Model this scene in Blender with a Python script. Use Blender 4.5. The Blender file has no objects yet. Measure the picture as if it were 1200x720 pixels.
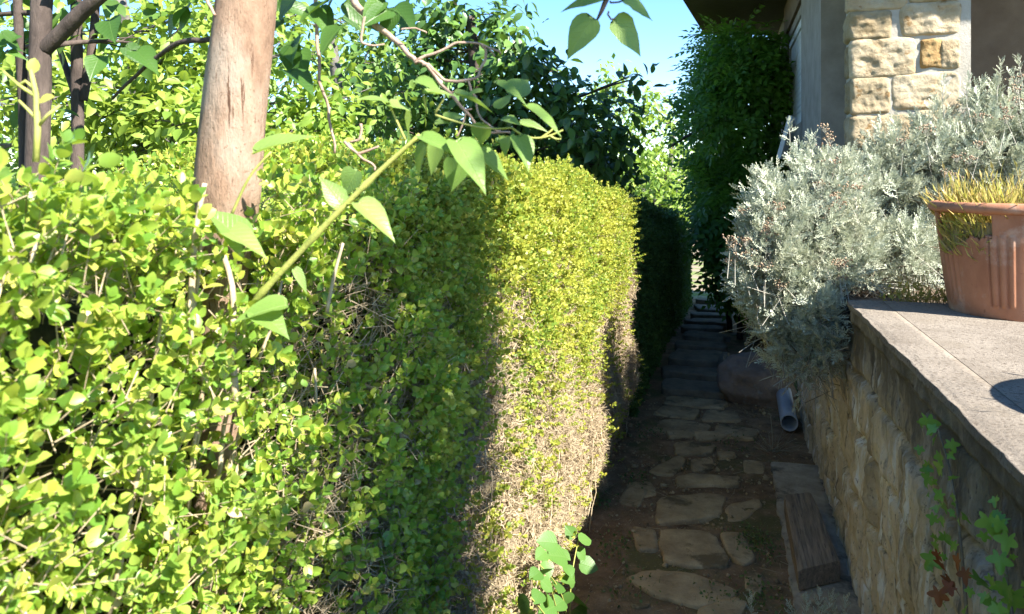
import bpy, math, random
import numpy as np
from mathutils import Vector
rng = np.random.default_rng(7)
random.seed(7)
S = bpy.context.scene
C = S.collection

# ------------------------------------------------------------------ camera
TH = math.atan(250/867.0)          # the path runs along +Y, the camera looks 16 degrees to the left of it
CT, ST = math.cos(TH), math.sin(TH)
EYE, FP, HZ = 1.6, 867.0, 210.0
TZ_ = EYE-.464
cam = bpy.data.objects.new('camera', bpy.data.cameras.new('camera'))
C.objects.link(cam); S.camera = cam
cam.location = (0, 0, EYE)
cam.rotation_euler = (math.pi/2, 0, TH)
cam.data.sensor_width = 36; cam.data.lens = 36*FP/1200
cam.data.shift_y = -150/1200
cam.data.clip_start = 0.02; cam.data.clip_end = 2000
cam.data.dof.use_dof = True; cam.data.dof.focus_distance = 2.6; cam.data.dof.aperture_fstop = 11
# ------------------------------------------------------------------ light
ELEV = math.radians(42)
TRAVEL = Vector((-0.902*math.cos(ELEV), 0.431*math.cos(ELEV), -math.sin(ELEV)))
w = bpy.data.worlds.new('World'); S.world = w; w.use_nodes = True
nt = w.node_tree; bg = nt.nodes['Background']
sky = nt.nodes.new('ShaderNodeTexSky'); sky.sky_type = 'NISHITA'; sky.sun_disc = False
sky.sun_elevation = ELEV; sky.sun_rotation = math.atan2(0.902, -0.431)
sky.air_density = 1.0; sky.dust_density = 0.0; sky.ozone_density = 2.2; sky.altitude = 1200
hs = nt.nodes.new('ShaderNodeHueSaturation'); hs.inputs['Saturation'].default_value = 1.2
nt.links.new(sky.outputs[0], hs.inputs['Color']); nt.links.new(hs.outputs[0], bg.inputs[0]); bg.inputs[1].default_value = 0.09
sun = bpy.data.objects.new('sun', bpy.data.lights.new('sun', 'SUN')); C.objects.link(sun)
sun.data.energy = 5.0; sun.data.angle = math.radians(0.5); sun.data.color = (1.0, 0.955, 0.87)
sun.rotation_euler = TRAVEL.to_track_quat('-Z', 'Y').to_euler()
S.view_settings.view_transform = 'Standard'; S.view_settings.look = 'None'
S.view_settings.exposure = 2.05; S.view_settings.gamma = 1.0
S.render.engine = 'CYCLES'
S.cycles.max_bounces = 7; S.cycles.diffuse_bounces = 4; S.cycles.glossy_bounces = 2
S.cycles.transmission_bounces = 4; S.cycles.transparent_max_bounces = 4
S.cycles.use_denoising = True; S.cycles.sample_clamp_indirect = 6
S.cycles.caustics_reflective = False; S.cycles.caustics_refractive = False

# ------------------------------------------------------------------ helpers
def P(x, y, F):
    """point seen at photo pixel x, y at depth F metres"""
    R = (x-600)/FP*F; Z = EYE-(y-HZ)/FP*F
    return np.array((R*CT-F*ST, R*ST+F*CT, Z))
def GP(x, y, z=0.0):
    return P(x, y, (EYE-z)*FP/(y-HZ))
def proj(V):
    V = np.asarray(V); R = V[..., 0]*CT+V[..., 1]*ST; F = -V[..., 0]*ST+V[..., 1]*CT
    F = np.where(F < .05, .05, F)
    return 600+FP*R/F, HZ-FP*(V[..., 2]-EYE)/F, F
def nrm(v):
    v = np.asarray(v, float); return v/np.maximum(np.linalg.norm(v, axis=-1, keepdims=True), 1e-9)
_ns = np.random.default_rng(99)
_nd = _ns.normal(size=(8, 10, 3)); _np = _ns.uniform(0, 6.28, size=(8, 10))
def noise(V, scale=1.0, seed=0, octv=3):
    V = np.asarray(V, float); out = np.zeros(V.shape[:-1]); a = 1.0; s = scale; tot = 0
    for o in range(octv):
        k = (seed+o*3) % 8
        out += a*np.sin(np.einsum('...i,ji->...j', V*s, _nd[k])+_np[k]+seed*1.7).sum(-1)/3.2
        tot += a; a *= .55; s *= 2.1
    return out/tot
def basis(d, up):
    y = nrm(d); x = nrm(np.cross(y, up)); z = np.cross(x, y)
    return np.stack([x, y, z], -1)
class G:
    def __init__(s): s.V = []; s.F = {}; s.n = 0
    def add(s, V, Fs):
        V = np.asarray(V, float).reshape(-1, 3)
        for f in Fs:
            f = np.asarray(f, int)
            if f.size: s.F.setdefault(f.shape[1], []).append(f+s.n)
        s.V.append(V); s.n += len(V)
    def place(s, tpl, M, pos):
        tV, tF = tpl; n = len(pos); k = len(tV)
        V = np.einsum('nij,kj->nki', M, tV)+np.asarray(pos)[:, None, :]
        s.add(V.reshape(-1, 3), [(f[None]+(np.arange(n)*k)[:, None, None]).reshape(-1, f.shape[1]) for f in tF])
    def box(s, a, b):
        a = np.array(a, float); b = np.array(b, float)
        V = [(x, y, z) for x in (a[0], b[0]) for y in (a[1], b[1]) for z in (a[2], b[2])]
        s.add(V, [[(0, 1, 3, 2), (4, 6, 7, 5), (0, 4, 5, 1), (2, 3, 7, 6), (0, 2, 6, 4), (1, 5, 7, 3)]])
    def tube(s, pts, rad, sides=6, wob=0, cap=True):
        pts = np.asarray(pts, float); n = len(pts); rad = np.broadcast_to(rad, (n,)).astype(float)
        t = nrm(np.gradient(pts, axis=0)); ref = np.array((.13, .31, .94)) if abs(t[0][2]) < .9 else np.array((1., .1, 0))
        x = nrm(np.cross(t, ref)); y = np.cross(t, x)
        a = np.arange(sides)*2*math.pi/sides
        ring = x[:, None]*np.cos(a)[None, :, None]+y[:, None]*np.sin(a)[None, :, None]
        r = rad[:, None, None]
        V = pts[:, None]+ring*r
        if wob: V = pts[:, None]+ring*r*(1+wob*noise(V*np.array((1, 1, .35)), 22, 3)[..., None])
        i = np.arange(n-1)[:, None]*sides; j = np.arange(sides)[None]; k = (j+1) % sides
        q = np.stack([i+j, i+k, i+sides+k, i+sides+j], -1).reshape(-1, 4)
        s.add(V.reshape(-1, 3), [q])
        if cap:
            c = s.n-n*sides
            s.F.setdefault(sides, []).append(np.array([[c+m for m in range(sides)][::-1], [c+(n-1)*sides+m for m in range(sides)]]))
    def build(s, name, mat, parent=None, smooth=True, base=None):
        V = np.concatenate(s.V); me = bpy.data.meshes.new(name)
        org = np.zeros(3)
        if parent is not None: org = np.array(parent['_w'])
        elif base is not None: org = np.array(base, float)
        V = V-org
        loops = []; tot = []
        for k, L in s.F.items():
            f = np.concatenate(L); loops.append(f.ravel()); tot.append(np.full(len(f), k))
        loops = np.concatenate(loops); tot = np.concatenate(tot)
        me.vertices.add(len(V)); me.vertices.foreach_set('co', V.astype(np.float32).ravel())
        me.loops.add(len(loops)); me.loops.foreach_set('vertex_index', loops.astype(np.int32))
        me.polygons.add(len(tot)); st = np.concatenate([[0], np.cumsum(tot)[:-1]])
        me.polygons.foreach_set('loop_start', st.astype(np.int32)); me.polygons.foreach_set('loop_total', tot.astype(np.int32))
        me.polygons.foreach_set('use_smooth', np.full(len(tot), bool(smooth)))
        me.update(calc_edges=True); me.materials.append(mat)
        o = bpy.data.objects.new(name, me); C.objects.link(o)
        if parent is not None: o.parent = parent
        else: o.location = org
        o['_w'] = [float(v) for v in org]
        return o
def tag(o, label=None, cat=None, group=None, kind=None):
    if label: o['label'] = label
    if cat: o['category'] = cat
    if group: o['group'] = group
    if kind: o['kind'] = kind
    return o
def thing(name, label, cat, base, group=None):
    o = bpy.data.objects.new(name, None); C.objects.link(o); o.location = base; o.empty_display_size = .1
    o['_w'] = [float(v) for v in base]
    return tag(o, label, cat, group)

# ------------------------------------------------------------------ materials
def newmat(name):
    m = bpy.data.materials.new(name); m.use_nodes = True
    return m, m.node_tree.nodes, m.node_tree.links, m.node_tree.nodes['Principled BSDF']
def ramp(N, stops):
    r = N.new('ShaderNodeValToRGB'); e = r.color_ramp.elements
    while len(e) < len(stops): e.new(.5)
    for i, (p, c) in enumerate(stops):
        e[i].position = p; e[i].color = (*c, 1) if len(c) == 3 else c
    return r
def ntex(N, L, vec, scale, detail=4, rough=.6, sc3=None):
    t = N.new('ShaderNodeTexNoise'); t.inputs['Scale'].default_value = scale
    t.inputs['Detail'].default_value = detail; t.inputs['Roughness'].default_value = rough
    if sc3:
        mp = N.new('ShaderNodeMapping'); mp.inputs['Scale'].default_value = sc3; L.new(vec, mp.inputs[0]); vec = mp.outputs[0]
    L.new(vec, t.inputs['Vector']); return t
def mixc(N, L, fac, a, b, mode='MIX'):
    m = N.new('ShaderNodeMix'); m.data_type = 'RGBA'; m.blend_type = mode
    for s, v in ((m.inputs[0], fac), (m.inputs[6], a), (m.inputs[7], b)):
        if hasattr(v, 'is_output'): L.new(v, s)
        elif isinstance(v, (int, float)): s.default_value = v
        else: s.default_value = (*v, 1)
    return m.outputs[2]
def leafmat(name, cols, trans=None, tfac=.35, rough=.45, nscale=3.0, ncol=None, namt=.5, spec=.4, veins=None):
    m, N, L, B = newmat(name)
    g = N.new('ShaderNodeNewGeometry')
    k = len(cols); r = ramp(N, [((i/(k-1)) if k > 1 else 0, c) for i, c in enumerate(cols)])
    L.new(g.outputs['Random Per Island'], r.inputs[0]); col = r.outputs[0]
    if ncol:
        t = ntex(N, L, g.outputs['Position'], nscale, 3)
        rr = ramp(N, [(.42, (0, 0, 0)), (.62, (1, 1, 1))]); L.new(t.outputs[0], rr.inputs[0])
        mm = N.new('ShaderNodeMath'); mm.operation = 'MULTIPLY'; mm.inputs[1].default_value = namt; L.new(rr.outputs[0], mm.inputs[0])
        col = mixc(N, L, mm.outputs[0], col, ncol)
    L.new(col, B.inputs['Base Color']); B.inputs['Roughness'].default_value = rough
    B.inputs['Specular IOR Level'].default_value = spec
    if veins:
        at = N.new('ShaderNodeAttribute'); at.attribute_name = 'blade'; sp_ = N.new('ShaderNodeSeparateXYZ'); L.new(at.outputs['Vector'], sp_.inputs[0])
        def mth(op, a, b=None, c=None):
            m_ = N.new('ShaderNodeMath'); m_.operation = op
            for q_, v_ in zip(m_.inputs, (a, b, c)):
                if v_ is None: continue
                if hasattr(v_, 'is_output'): L.new(v_, q_)
                else: q_.default_value = v_
            return m_.outputs[0]
        ax = mth('ABSOLUTE', sp_.outputs[0]); ph = mth('MULTIPLY', mth('SUBTRACT', sp_.outputs[1], mth('MULTIPLY', ax, .75)), 8.0)
        side = mth('SUBTRACT', 1.0, mth('MULTIPLY', mth('ABSOLUTE', mth('SUBTRACT', mth('FRACT', ph), .5)), 9.0)); side = mth('MAXIMUM', side, 0.0)
        mid = mth('MAXIMUM', mth('SUBTRACT', 1.0, mth('MULTIPLY', ax, 38.0)), 0.0); ve = mth('MAXIMUM', mth('MULTIPLY', side, .55), mid)
        col = mixc(N, L, mth('MULTIPLY', ve, .28), col, veins); L.new(col, B.inputs['Base Color'])
        cr = ntex(N, L, at.outputs['Vector'], 9, 4); hgt = mth('SUBTRACT', mth('MULTIPLY', cr.outputs[0], .7), ve)
        bp = N.new('ShaderNodeBump'); bp.inputs['Strength'].default_value = .4; bp.inputs['Distance'].default_value = .0016; L.new(hgt, bp.inputs['Height']); L.new(bp.outputs[0], B.inputs['Normal'])
    if tfac > 0:
        tr = N.new('ShaderNodeBsdfTranslucent')
        if trans: L.new(mixc(N, L, .6, col, trans), tr.inputs[0])
        else: L.new(col, tr.inputs[0])
        mx = N.new('ShaderNodeMixShader'); mx.inputs[0].default_value = tfac
        L.new(B.outputs[0], mx.inputs[1]); L.new(tr.outputs[0], mx.inputs[2])
        L.new(mx.outputs[0], N['Material Output'].inputs[0])
    return m
def rockmat(name, stops, scale=6, bump=.4, bscale=40, rough=.9, sc3=None, over=None, dist=.01, island=None):
    m, N, L, B = newmat(name)
    g = N.new('ShaderNodeNewGeometry'); pos = g.outputs['Position']
    t = ntex(N, L, pos, scale, 7, .65, sc3); r = ramp(N, stops); L.new(t.outputs[0], r.inputs[0]); col = r.outputs[0]
    for (sc, s3, lo, hi, c, mode) in (over or []):
        t2 = ntex(N, L, pos, sc, 6, .65, s3); r2 = ramp(N, [(lo, (0, 0, 0)), (hi, (1, 1, 1))]); L.new(t2.outputs[0], r2.inputs[0])
        col = mixc(N, L, r2.outputs[0], col, c, mode)
    if island:
        r3 = ramp(N, [(0, island[0]), (1, island[1])]); L.new(g.outputs['Random Per Island'], r3.inputs[0])
        col = mixc(N, L, 1.0, col, r3.outputs[0], 'MULTIPLY')
    L.new(col, B.inputs['Base Color']); B.inputs['Roughness'].default_value = rough
    B.inputs['Specular IOR Level'].default_value = .25
    tb = ntex(N, L, pos, bscale, 8, .7, sc3); b = N.new('ShaderNodeBump'); b.inputs['Strength'].default_value = bump
    b.inputs['Distance'].default_value = dist
    L.new(tb.outputs[0], b.inputs['Height']); L.new(b.outputs[0], B.inputs['Normal'])
    return m
M = {}
M['box_near'] = leafmat('box_leaf_near', [(0.076, 0.175, 0.026), (0.151, 0.303, 0.033), (0.251, 0.396, 0.045), (0.377, 0.501, 0.079), (0.504, 0.536, 0.079), (0.290, 0.431, 0.066), (0.579, 0.489, 0.119)], (0.528, 0.641, 0.045), .40, .36, 11, (0.201, 0.327, 0.066), .55, .5)
M['box_mid'] = leafmat('box_leaf', [(0.107, 0.201, 0.027), (0.213, 0.314, 0.043), (0.361, 0.415, 0.066), (0.508, 0.453, 0.088)], (0.492, 0.527, 0.058), .4, .5, 2.2, (0.508, 0.477, 0.080), .6)
M['box_far'] = leafmat('box_leaf_shaded', [(0.051, 0.102, 0.023), (0.087, 0.160, 0.032), (0.145, 0.217, 0.051)], (0.174, 0.290, 0.043), .25, .55, 2)  # darker copy of the box leaf, house shade put into the colour
M['dead_leaf'] = leafmat('dry_leaf', [(0.289, 0.216, 0.112), (0.404, 0.309, 0.172), (0.482, 0.393, 0.233), (0.347, 0.253, 0.147)], None, .2, .8, 3)
M['twig_tan'] = rockmat('dry_twig', [(.3, (0.270, 0.202, 0.121)), (.7, (0.521, 0.424, 0.288))], 60, .2, 200)
M['twig_dark'] = rockmat('inner_twig', [(.3, (.06, .045, .03)), (.7, (.17, .125, .085))], 40, .3, 150)
M['core'] = rockmat('hedge_dark_core', [(.35, (.022, .026, .012)), (.65, (.06, .055, .028))], 45, .6, 80)  # near-black tone stands in for the shade inside the hedges
M['bark_lilac'] = rockmat('lilac_bark', [(.25, (0.122, 0.071, 0.045)), (.5, (0.244, 0.157, 0.104)), (.75, (0.339, 0.233, 0.163))], 30, 1, 90, .9, (1, 1, .35),
    [(9, (1, 1, .6), .5, .68, (0.305, 0.236, 0.180), 'MIX'), (160, (1, 1, .06), .63, .66, (0.089, 0.047, 0.028), 'MIX'), (240, (1, 1, .7), .60, .66, (0.135, 0.077, 0.048), 'MIX'), (120, (.5, .5, 1.6), .62, .68, (0.190, 0.117, 0.077), 'MIX')], .006)
M['bark_dark'] = rockmat('dark_bark', [(.3, (.035, .026, .022)), (.7, (.12, .09, .075))], 25, .8, 70, .9, (1, 1, .3))
M['bark_grey'] = rockmat('grey_bark', [(.3, (.06, .055, .05)), (.7, (.20, .18, .16))], 30, .8, 70, .9, (1, 1, .4))
M['twig_bare'] = rockmat('bare_twig', [(.3, (0.259, 0.164, 0.113)), (.7, (0.431, 0.310, 0.241))], 80, .3, 200)
M['stem_green'] = rockmat('green_stem', [(.3, (.26, .30, .06)), (.7, (.42, .40, .12))], 30, .2, 200, .5)
M['lilac_leaf'] = leafmat('lilac_leaf', [(0.138, 0.242, 0.046), (0.196, 0.304, 0.069), (0.253, 0.356, 0.087)], (0.346, 0.482, 0.046), .42, .38, 30, (0.196, 0.315, 0.069), .5, .5, veins=(0.407, 0.517, 0.190))
M['lilac_shade'] = leafmat('lilac_leaf_shaded', [(.04, .10, .018), (.07, .15, .025), (.10, .20, .03)], (.16, .30, .02), .4, .4, 10, veins=(.16, .26, .06))  # darker copy of the lilac leaf, shade put into the colour
M['apple_leaf'] = leafmat('apple_leaf', [(0.104, 0.198, 0.028), (0.196, 0.308, 0.044), (0.289, 0.396, 0.066)], (0.393, 0.506, 0.044), .42, .45, 1.5, (0.347, 0.418, 0.077), .4)
M['dark_leaf'] = leafmat('dark_glossy_leaf', [(0.037, 0.085, 0.022), (0.067, 0.138, 0.031), (0.117, 0.214, 0.041)], (0.261, 0.475, 0.034), .18, .35, 2, None, .5, .45)
M['pale_leaf'] = leafmat('pale_leaf', [(.13, .23, .04), (.22, .34, .06), (.30, .40, .08)], (.42, .55, .06), .45, .5, 1)
M['mid_leaf'] = leafmat('mid_leaf', [(.06, .13, .02), (.11, .20, .03), (.18, .27, .05)], (.3, .42, .04), .4, .5, 1)
M['wisteria'] = leafmat('climber_leaf', [(0.048, 0.127, 0.017), (0.079, 0.190, 0.024), (0.135, 0.269, 0.036)], (0.190, 0.396, 0.024), .45, .45, 1.6, (0.143, 0.285, 0.032), .5)
M['silver'] = leafmat('silver_leaf', [(0.323, 0.362, 0.272), (0.449, 0.483, 0.374), (0.575, 0.594, 0.476), (0.377, 0.418, 0.307)], (0.377, 0.408, 0.290), .22, .75, 6, (0.431, 0.418, 0.290), .4, .15)
M['silver_stem'] = rockmat('silver_stem', [(.3, (0.270, 0.255, 0.203)), (.7, (0.413, 0.390, 0.330))], 30, .2, 100)
M['old_stem'] = rockmat('old_stem', [(.3, (.14, .11, .08)), (.7, (.33, .27, .19))], 30, .2, 100)
M['heads'] = leafmat('dry_flower_head', [(0.194, 0.120, 0.077), (0.285, 0.194, 0.132), (0.330, 0.262, 0.173), (0.160, 0.097, 0.054)], None, 0, .9)
M['grass_dry'] = leafmat('pot_grass', [(0.470, 0.333, 0.117), (0.336, 0.353, 0.063), (0.616, 0.441, 0.198), (0.269, 0.323, 0.045)], (0.560, 0.490, 0.090), .4, .6)
M['weed'] = leafmat('weed_leaf', [(.07, .12, .03), (.13, .19, .05), (.2, .22, .08)], None, .3, .6)
M['straw'] = leafmat('straw', [(.30, .25, .16), (.5, .44, .32)], None, .2, .8)
M['sucker'] = leafmat('sucker_leaf', [(0.077, 0.175, 0.035), (0.112, 0.224, 0.049)], (0.175, 0.315, 0.035), .38, .4, veins=(0.196, 0.294, 0.098))
M['ivy'] = leafmat('ivy_leaf', [(0.113, 0.270, 0.049), (0.194, 0.378, 0.065), (0.292, 0.459, 0.081)], (0.324, 0.567, 0.049), .35, .4)
M['ivy_red'] = leafmat('ivy_leaf_red', [(.22, .05, .02), (.30, .10, .03), (.20, .08, .04)], (.4, .1, .02), .35, .5)

DIRT = rockmat('dirt', [(.3, (0.144, 0.090, 0.048)), (.55, (0.274, 0.175, 0.098)), (.75, (0.432, 0.293, 0.168))], 9, .9, 55, .95, None,
    [(2.2, None, .52, .62, (0.157, 0.134, 0.055), 'MIX'), (140, None, .62, .7, (0.690, 0.487, 0.299), 'MIX')], .02)
FLAG = rockmat('flagstone', [(.3, (0.266, 0.189, 0.106)), (.55, (0.477, 0.354, 0.204)), (.75, (0.638, 0.489, 0.297))], 8, .7, 45, .9, None,
    [(5, None, .56, .64, (0.177, 0.130, 0.072), 'MIX'), (160, None, .6, .68, (0.230, 0.174, 0.098), 'MIX')], .012, ((0.683, 0.697, 0.697), (1.05, 1, .95)))
STEP = rockmat('step_stone', [(.3, (0.117, 0.095, 0.068)), (.7, (0.254, 0.208, 0.145))], 7, .7, 45, .9, None, None, .012)
WALL = rockmat('old_stone', [(.28, (0.322, 0.248, 0.156)), (.5, (0.661, 0.551, 0.384)), (.72, (0.821, 0.743, 0.628))], 5, 1.0, 60, .95, (1, 1, .5),
    [(8, (1.6, 1.6, .28), .53, .62, (0.821, 0.822, 0.800), 'MIX'), (6, (2.4, 2.4, .3), .55, .66, (0.193, 0.170, 0.147), 'MIX'), (2.3, (1, 1, .6), .55, .68, (0.441, 0.295, 0.121), 'MIX'), (70, (1, 1, .6), .58, .68, (0.208, 0.178, 0.147), 'MIX')], .02)
COPE = rockmat('coping_concrete', [(.3, (0.092, 0.080, 0.064)), (.55, (0.251, 0.215, 0.162)), (.8, (0.450, 0.391, 0.301))], 13, 1.0, 70, .95, None,
    [(3, None, .5, .62, (0.106, 0.091, 0.070), 'MIX')], .015)
TERR = rockmat('terrace_concrete', [(.3, (0.153, 0.127, 0.099)), (.55, (0.227, 0.193, 0.155)), (.75, (0.273, 0.237, 0.193))], 5, .9, 110, .95, None,
    [(90, None, .53, .62, (0.113, 0.091, 0.070), 'MIX'), (2.5, None, .56, .7, (0.170, 0.140, 0.106), 'MIX')], .006)
PSTONE = rockmat('limestone', [(.28, (0.300, 0.226, 0.131)), (.5, (0.445, 0.369, 0.252)), (.75, (0.516, 0.450, 0.337))], 9, .9, 45, .9, None,
    [(16, None, .60, .68, (0.258, 0.164, 0.072), 'MIX')], .012, ((0.588, 0.546, 0.463), (1.04, 1, .97)))
OCHRE = rockmat('ochre_stone', [(.3, (0.236, 0.132, 0.048)), (.6, (0.370, 0.248, 0.110)), (.8, (0.442, 0.379, 0.333))], 10, .9, 45, .9, None, None, .012)
MORTAR = rockmat('mortar', [(.3, (0.332, 0.300, 0.249)), (.7, (0.434, 0.396, 0.338))], 12, .6, 90, .95, None, None, .006)
RENDER = rockmat('grey_render', [(.3, (.24, .21, .18)), (.7, (.36, .32, .28))], 6, .5, 160, .95, None, None, .004)
BROWN = rockmat('brown_render', [(.3, (.15, .105, .07)), (.7, (.22, .16, .11))], 5, .5, 160, .95, None, None, .004)
WHITE = rockmat('white_paint', [(.3, (.66, .66, .65)), (.7, (.78, .78, .77))], 4, .1, 50, .5)
SOFFIT = rockmat('dark_soffit', [(.3, (.055, .042, .034)), (.7, (.10, .08, .065))], 8, .3, 60, .8, (1, 6, 1))
TERRA = rockmat('terracotta', [(.3, (0.280, 0.119, 0.063)), (.55, (0.387, 0.178, 0.100)), (.8, (0.445, 0.255, 0.167))], 7, .35, 70, .85, (1, 1, .5),
    [(5, None, .54, .66, (0.454, 0.315, 0.233), 'MIX'), (40, None, .62, .7, (0.231, 0.102, 0.059), 'MIX')], .004)
WOOD = rockmat('weathered_wood', [(.3, (0.125, 0.096, 0.071)), (.6, (0.313, 0.242, 0.178)), (.8, (0.438, 0.342, 0.256))], 14, 1, 40, .9, (6, .35, 4),
    [(30, (5, .2, 5), .6, .68, (0.062, 0.047, 0.035), 'MIX')], .006)
BOULD = rockmat('boulder', [(.3, (0.184, 0.127, 0.095)), (.7, (0.329, 0.242, 0.190))], 5, .8, 35, .9, None, [(6, None, .6, .7, (0.319, 0.319, 0.285), 'MIX')], .015)
PVC = rockmat('grey_plastic', [(.3, (.34, .36, .40)), (.7, (.44, .46, .50))], 5, .1, 60, .45)
SOIL = rockmat('soil', [(.3, (0.098, 0.070, 0.049)), (.7, (0.224, 0.168, 0.119))], 12, .9, 60, .95, None, None, .02)

def top_stain(m, z0, z1, col):
    N, L = m.node_tree.nodes, m.node_tree.links; B = N['Principled BSDF']; src = B.inputs['Base Color'].links[0].from_socket
    g = N.new('ShaderNodeNewGeometry'); sp = N.new('ShaderNodeSeparateXYZ'); L.new(g.outputs['Position'], sp.inputs[0])
    mr = N.new('ShaderNodeMapRange'); mr.inputs[1].default_value = z0; mr.inputs[2].default_value = z1; L.new(sp.outputs[2], mr.inputs[0])
    t = ntex(N, L, g.outputs['Position'], 9, 6, .7, (1.5, 1.5, .35)); a = N.new('ShaderNodeMath'); a.operation = 'ADD'; L.new(mr.outputs[0], a.inputs[0]); L.new(t.outputs[0], a.inputs[1])
    r = ramp(N, [(.62, (0, 0, 0)), (.95, (.85, .85, .85))]); b = N.new('ShaderNodeMath'); b.operation = 'MULTIPLY'; b.inputs[1].default_value = .75; L.new(a.outputs[0], b.inputs[0]); L.new(b.outputs[0], r.inputs[0])
    L.new(mixc(N, L, r.outputs[0], src, col), B.inputs['Base Color'])
top_stain(WALL, TZ_-.55, TZ_, (.085, .075, .06))
POTSOIL = rockmat('matted_roots', [(.3, (.16, .12, .06)), (.6, (.36, .29, .14)), (.8, (.46, .38, .2))], 30, .9, 90, .95, (1, 1, .3), None, .01)
# ------------------------------------------------------------------ leaf templates
def leaf(rows, L=1., Wd=1., fold=.25, curve=.1, base_t=0.):
    V = [(0, base_t*L, 0)]; F3 = []; F4 = []
    for t, wd in rows:
        for sx in (-1, 0, 1):
            V.append((sx*wd*Wd, t*L, fold*abs(sx)*wd*Wd-curve*L*t*t))
    V.append((0, L, -curve*L)); n = len(rows); tip = len(V)-1
    F3 += [(0, 2, 1), (0, 3, 2)]
    for i in range(n-1):
        a = 1+3*i; F4 += [(a, a+1, a+4, a+3), (a+1, a+2, a+5, a+4)]
    a = 1+3*(n-1); F3 += [(a, a+1, tip), (a+1, a+2, tip)]
    return np.array(V, float), [np.array(f) for f in (F3, F4) if f]
HEX = (np.array([(0, 0, 0), (.34, .28, .05), (.36, .68, .02), (0, 1, -.1), (-.36, .68, .02), (-.34, .28, .05)], float), [np.array([(0, 1, 2, 3, 4, 5)])])
OVAL = leaf([(.08, .16), (.28, .34), (.55, .37), (.82, .23)], 1, 1, .3, .12)
LOW = leaf([(.42, .27)], 1, 1, .3, .15)
MIDL = leaf([(.22, .2), (.5, .27), (.78, .16)], 1, 1, .3, .22)
ROUND = leaf([(.06, .26), (.2, .42), (.45, .46), (.7, .32), (.88, .14)], 1, 1, .15, .12)
HEART = leaf([(-.04, .22), (.02, .36), (.12, .44), (.26, .455), (.42, .40), (.58, .30), (.74, .18), (.88, .07)], 1, 1, .22, .16, .06)
def scale_t(t, s): return t[0]*s, t[1]
def merge(ts):
    V = []; F = {}; n = 0
    for v, fs in ts:
        V.append(v)
        for f in fs: F.setdefault(f.shape[1], []).append(f+n)
        n += len(v)
    return np.concatenate(V), [np.concatenate(a) for a in F.values()]
def xf(t, Mx, p): return t[0]@np.asarray(Mx).T+np.asarray(p), t[1]
def sprig(base, L, pairs, ll, r, spread=.95):
    out = []
    for i in range(pairs):
        t = (i+.6)/pairs; a = i*math.pi/2+r.uniform(-.4, .4)
        for k in (0, 1):
            b = a+k*math.pi; el = spread*(1.05-.55*t)+r.uniform(-.15, .15)
            d = np.array((math.sin(el)*math.cos(b), math.cos(el), math.sin(el)*math.sin(b)))
            s = ll*(1-.25*abs(t-.55))*r.uniform(.75, 1.1)
            up = np.array((-math.cos(el)*math.cos(b), math.sin(el), -math.cos(el)*math.sin(b)))+r.normal(size=3)*.25
            out.append(xf(scale_t(base, s), basis(d, up), (0, t*L, 0)))
    d = np.array((r.uniform(-.3, .3), 1, r.uniform(-.3, .3))); out.append(xf(scale_t(base, ll*.7), basis(nrm(d), (0, 0, 1)), (0, L, 0)))
    return merge(out)
r0 = np.random.default_rng(3)
SPR_NEAR = [sprig(OVAL, .05, r0.integers(3, 6), .0160, r0) for _ in range(8)]
SPR_MID = [sprig(HEX, .04, 4, .0150, r0) for _ in range(8)]
SPR_FAR = [sprig(HEX, .07, 4, .027, r0) for _ in range(5)]
def rand_dirs(n): return nrm(rng.normal(size=(n, 3)))
def scatter(g, tpls, pos, d, smin=.8, smax=1.2, upj=1.0):
    n = len(pos); up = rand_dirs(n)*upj+np.array((0, 0, .01)); Mx = basis(d, up)*rng.uniform(smin, smax, n)[:, None, None]
    idx = rng.integers(0, len(tpls), n)
    for i, t in enumerate(tpls):
        k = idx == i
        if k.any(): g.place(t, Mx[k], pos[k])
def ribbons(g, a, b, r):
    """many thin three-sided twigs from a to b"""
    d = nrm(b-a); x = nrm(np.cross(d, rand_dirs(len(a)))); y = np.cross(d, x); n = len(a)
    r = np.broadcast_to(r, (n,))[:, None]; V = []
    for p, q in ((a, 1.), (b, .5)):
        for an in (0, 2.094, 4.189): V.append(p+(x*math.cos(an)+y*math.sin(an))*r*q)
    V = np.stack(V, 1); o = (np.arange(n)*6)[:, None, None]
    f = np.array([(0, 1, 4, 3), (1, 2, 5, 4), (2, 0, 3, 5)])[None]+o
    g.add(V.reshape(-1, 3), [f.reshape(-1, 4)])
def sstep(a, b, x): t = np.clip((x-a)/(b-a), 0, 1); return t*t*(3-2*t)

# ------------------------------------------------------------------ ground
def gz(Y): return -0.55*sstep(5.0, 13.5, np.asarray(Y, float))
g = G()
xs = np.unique(np.concatenate([np.linspace(-3, 3, 61), np.linspace(-30, 30, 31), [-600, -200, -80, 80, 200, 600]]))
ys = np.unique(np.concatenate([np.linspace(-2, 16, 121), np.linspace(-30, 60, 46), [-600, -200, -80, 90, 200, 600, 900]]))
X, Y = np.meshgrid(xs, ys); V = np.stack([X, Y, gz(Y)-.012], -1)
V[..., 2] += .012*noise(V*np.array((1, 1, 0)), 4, 1)*(np.abs(X) < 4)
nx = len(xs); i = np.arange(len(ys)-1)[:, None]*nx; j = np.arange(nx-1)[None]
g.add(V, [np.stack([i+j, i+j+1, i+nx+j+1, i+nx+j], -1).reshape(-1, 4)])
GROUND = rockmat('garden_ground', [(.3, (.07, .055, .035)), (.55, (.12, .10, .06)), (.75, (.26, .21, .14))], 2.5, .8, 40, .95, None,
    [(.9, None, .42, .55, (.10, .14, .035), 'MIX')], .02)
tag(g.build('ground', GROUND), kind='structure')
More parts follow.
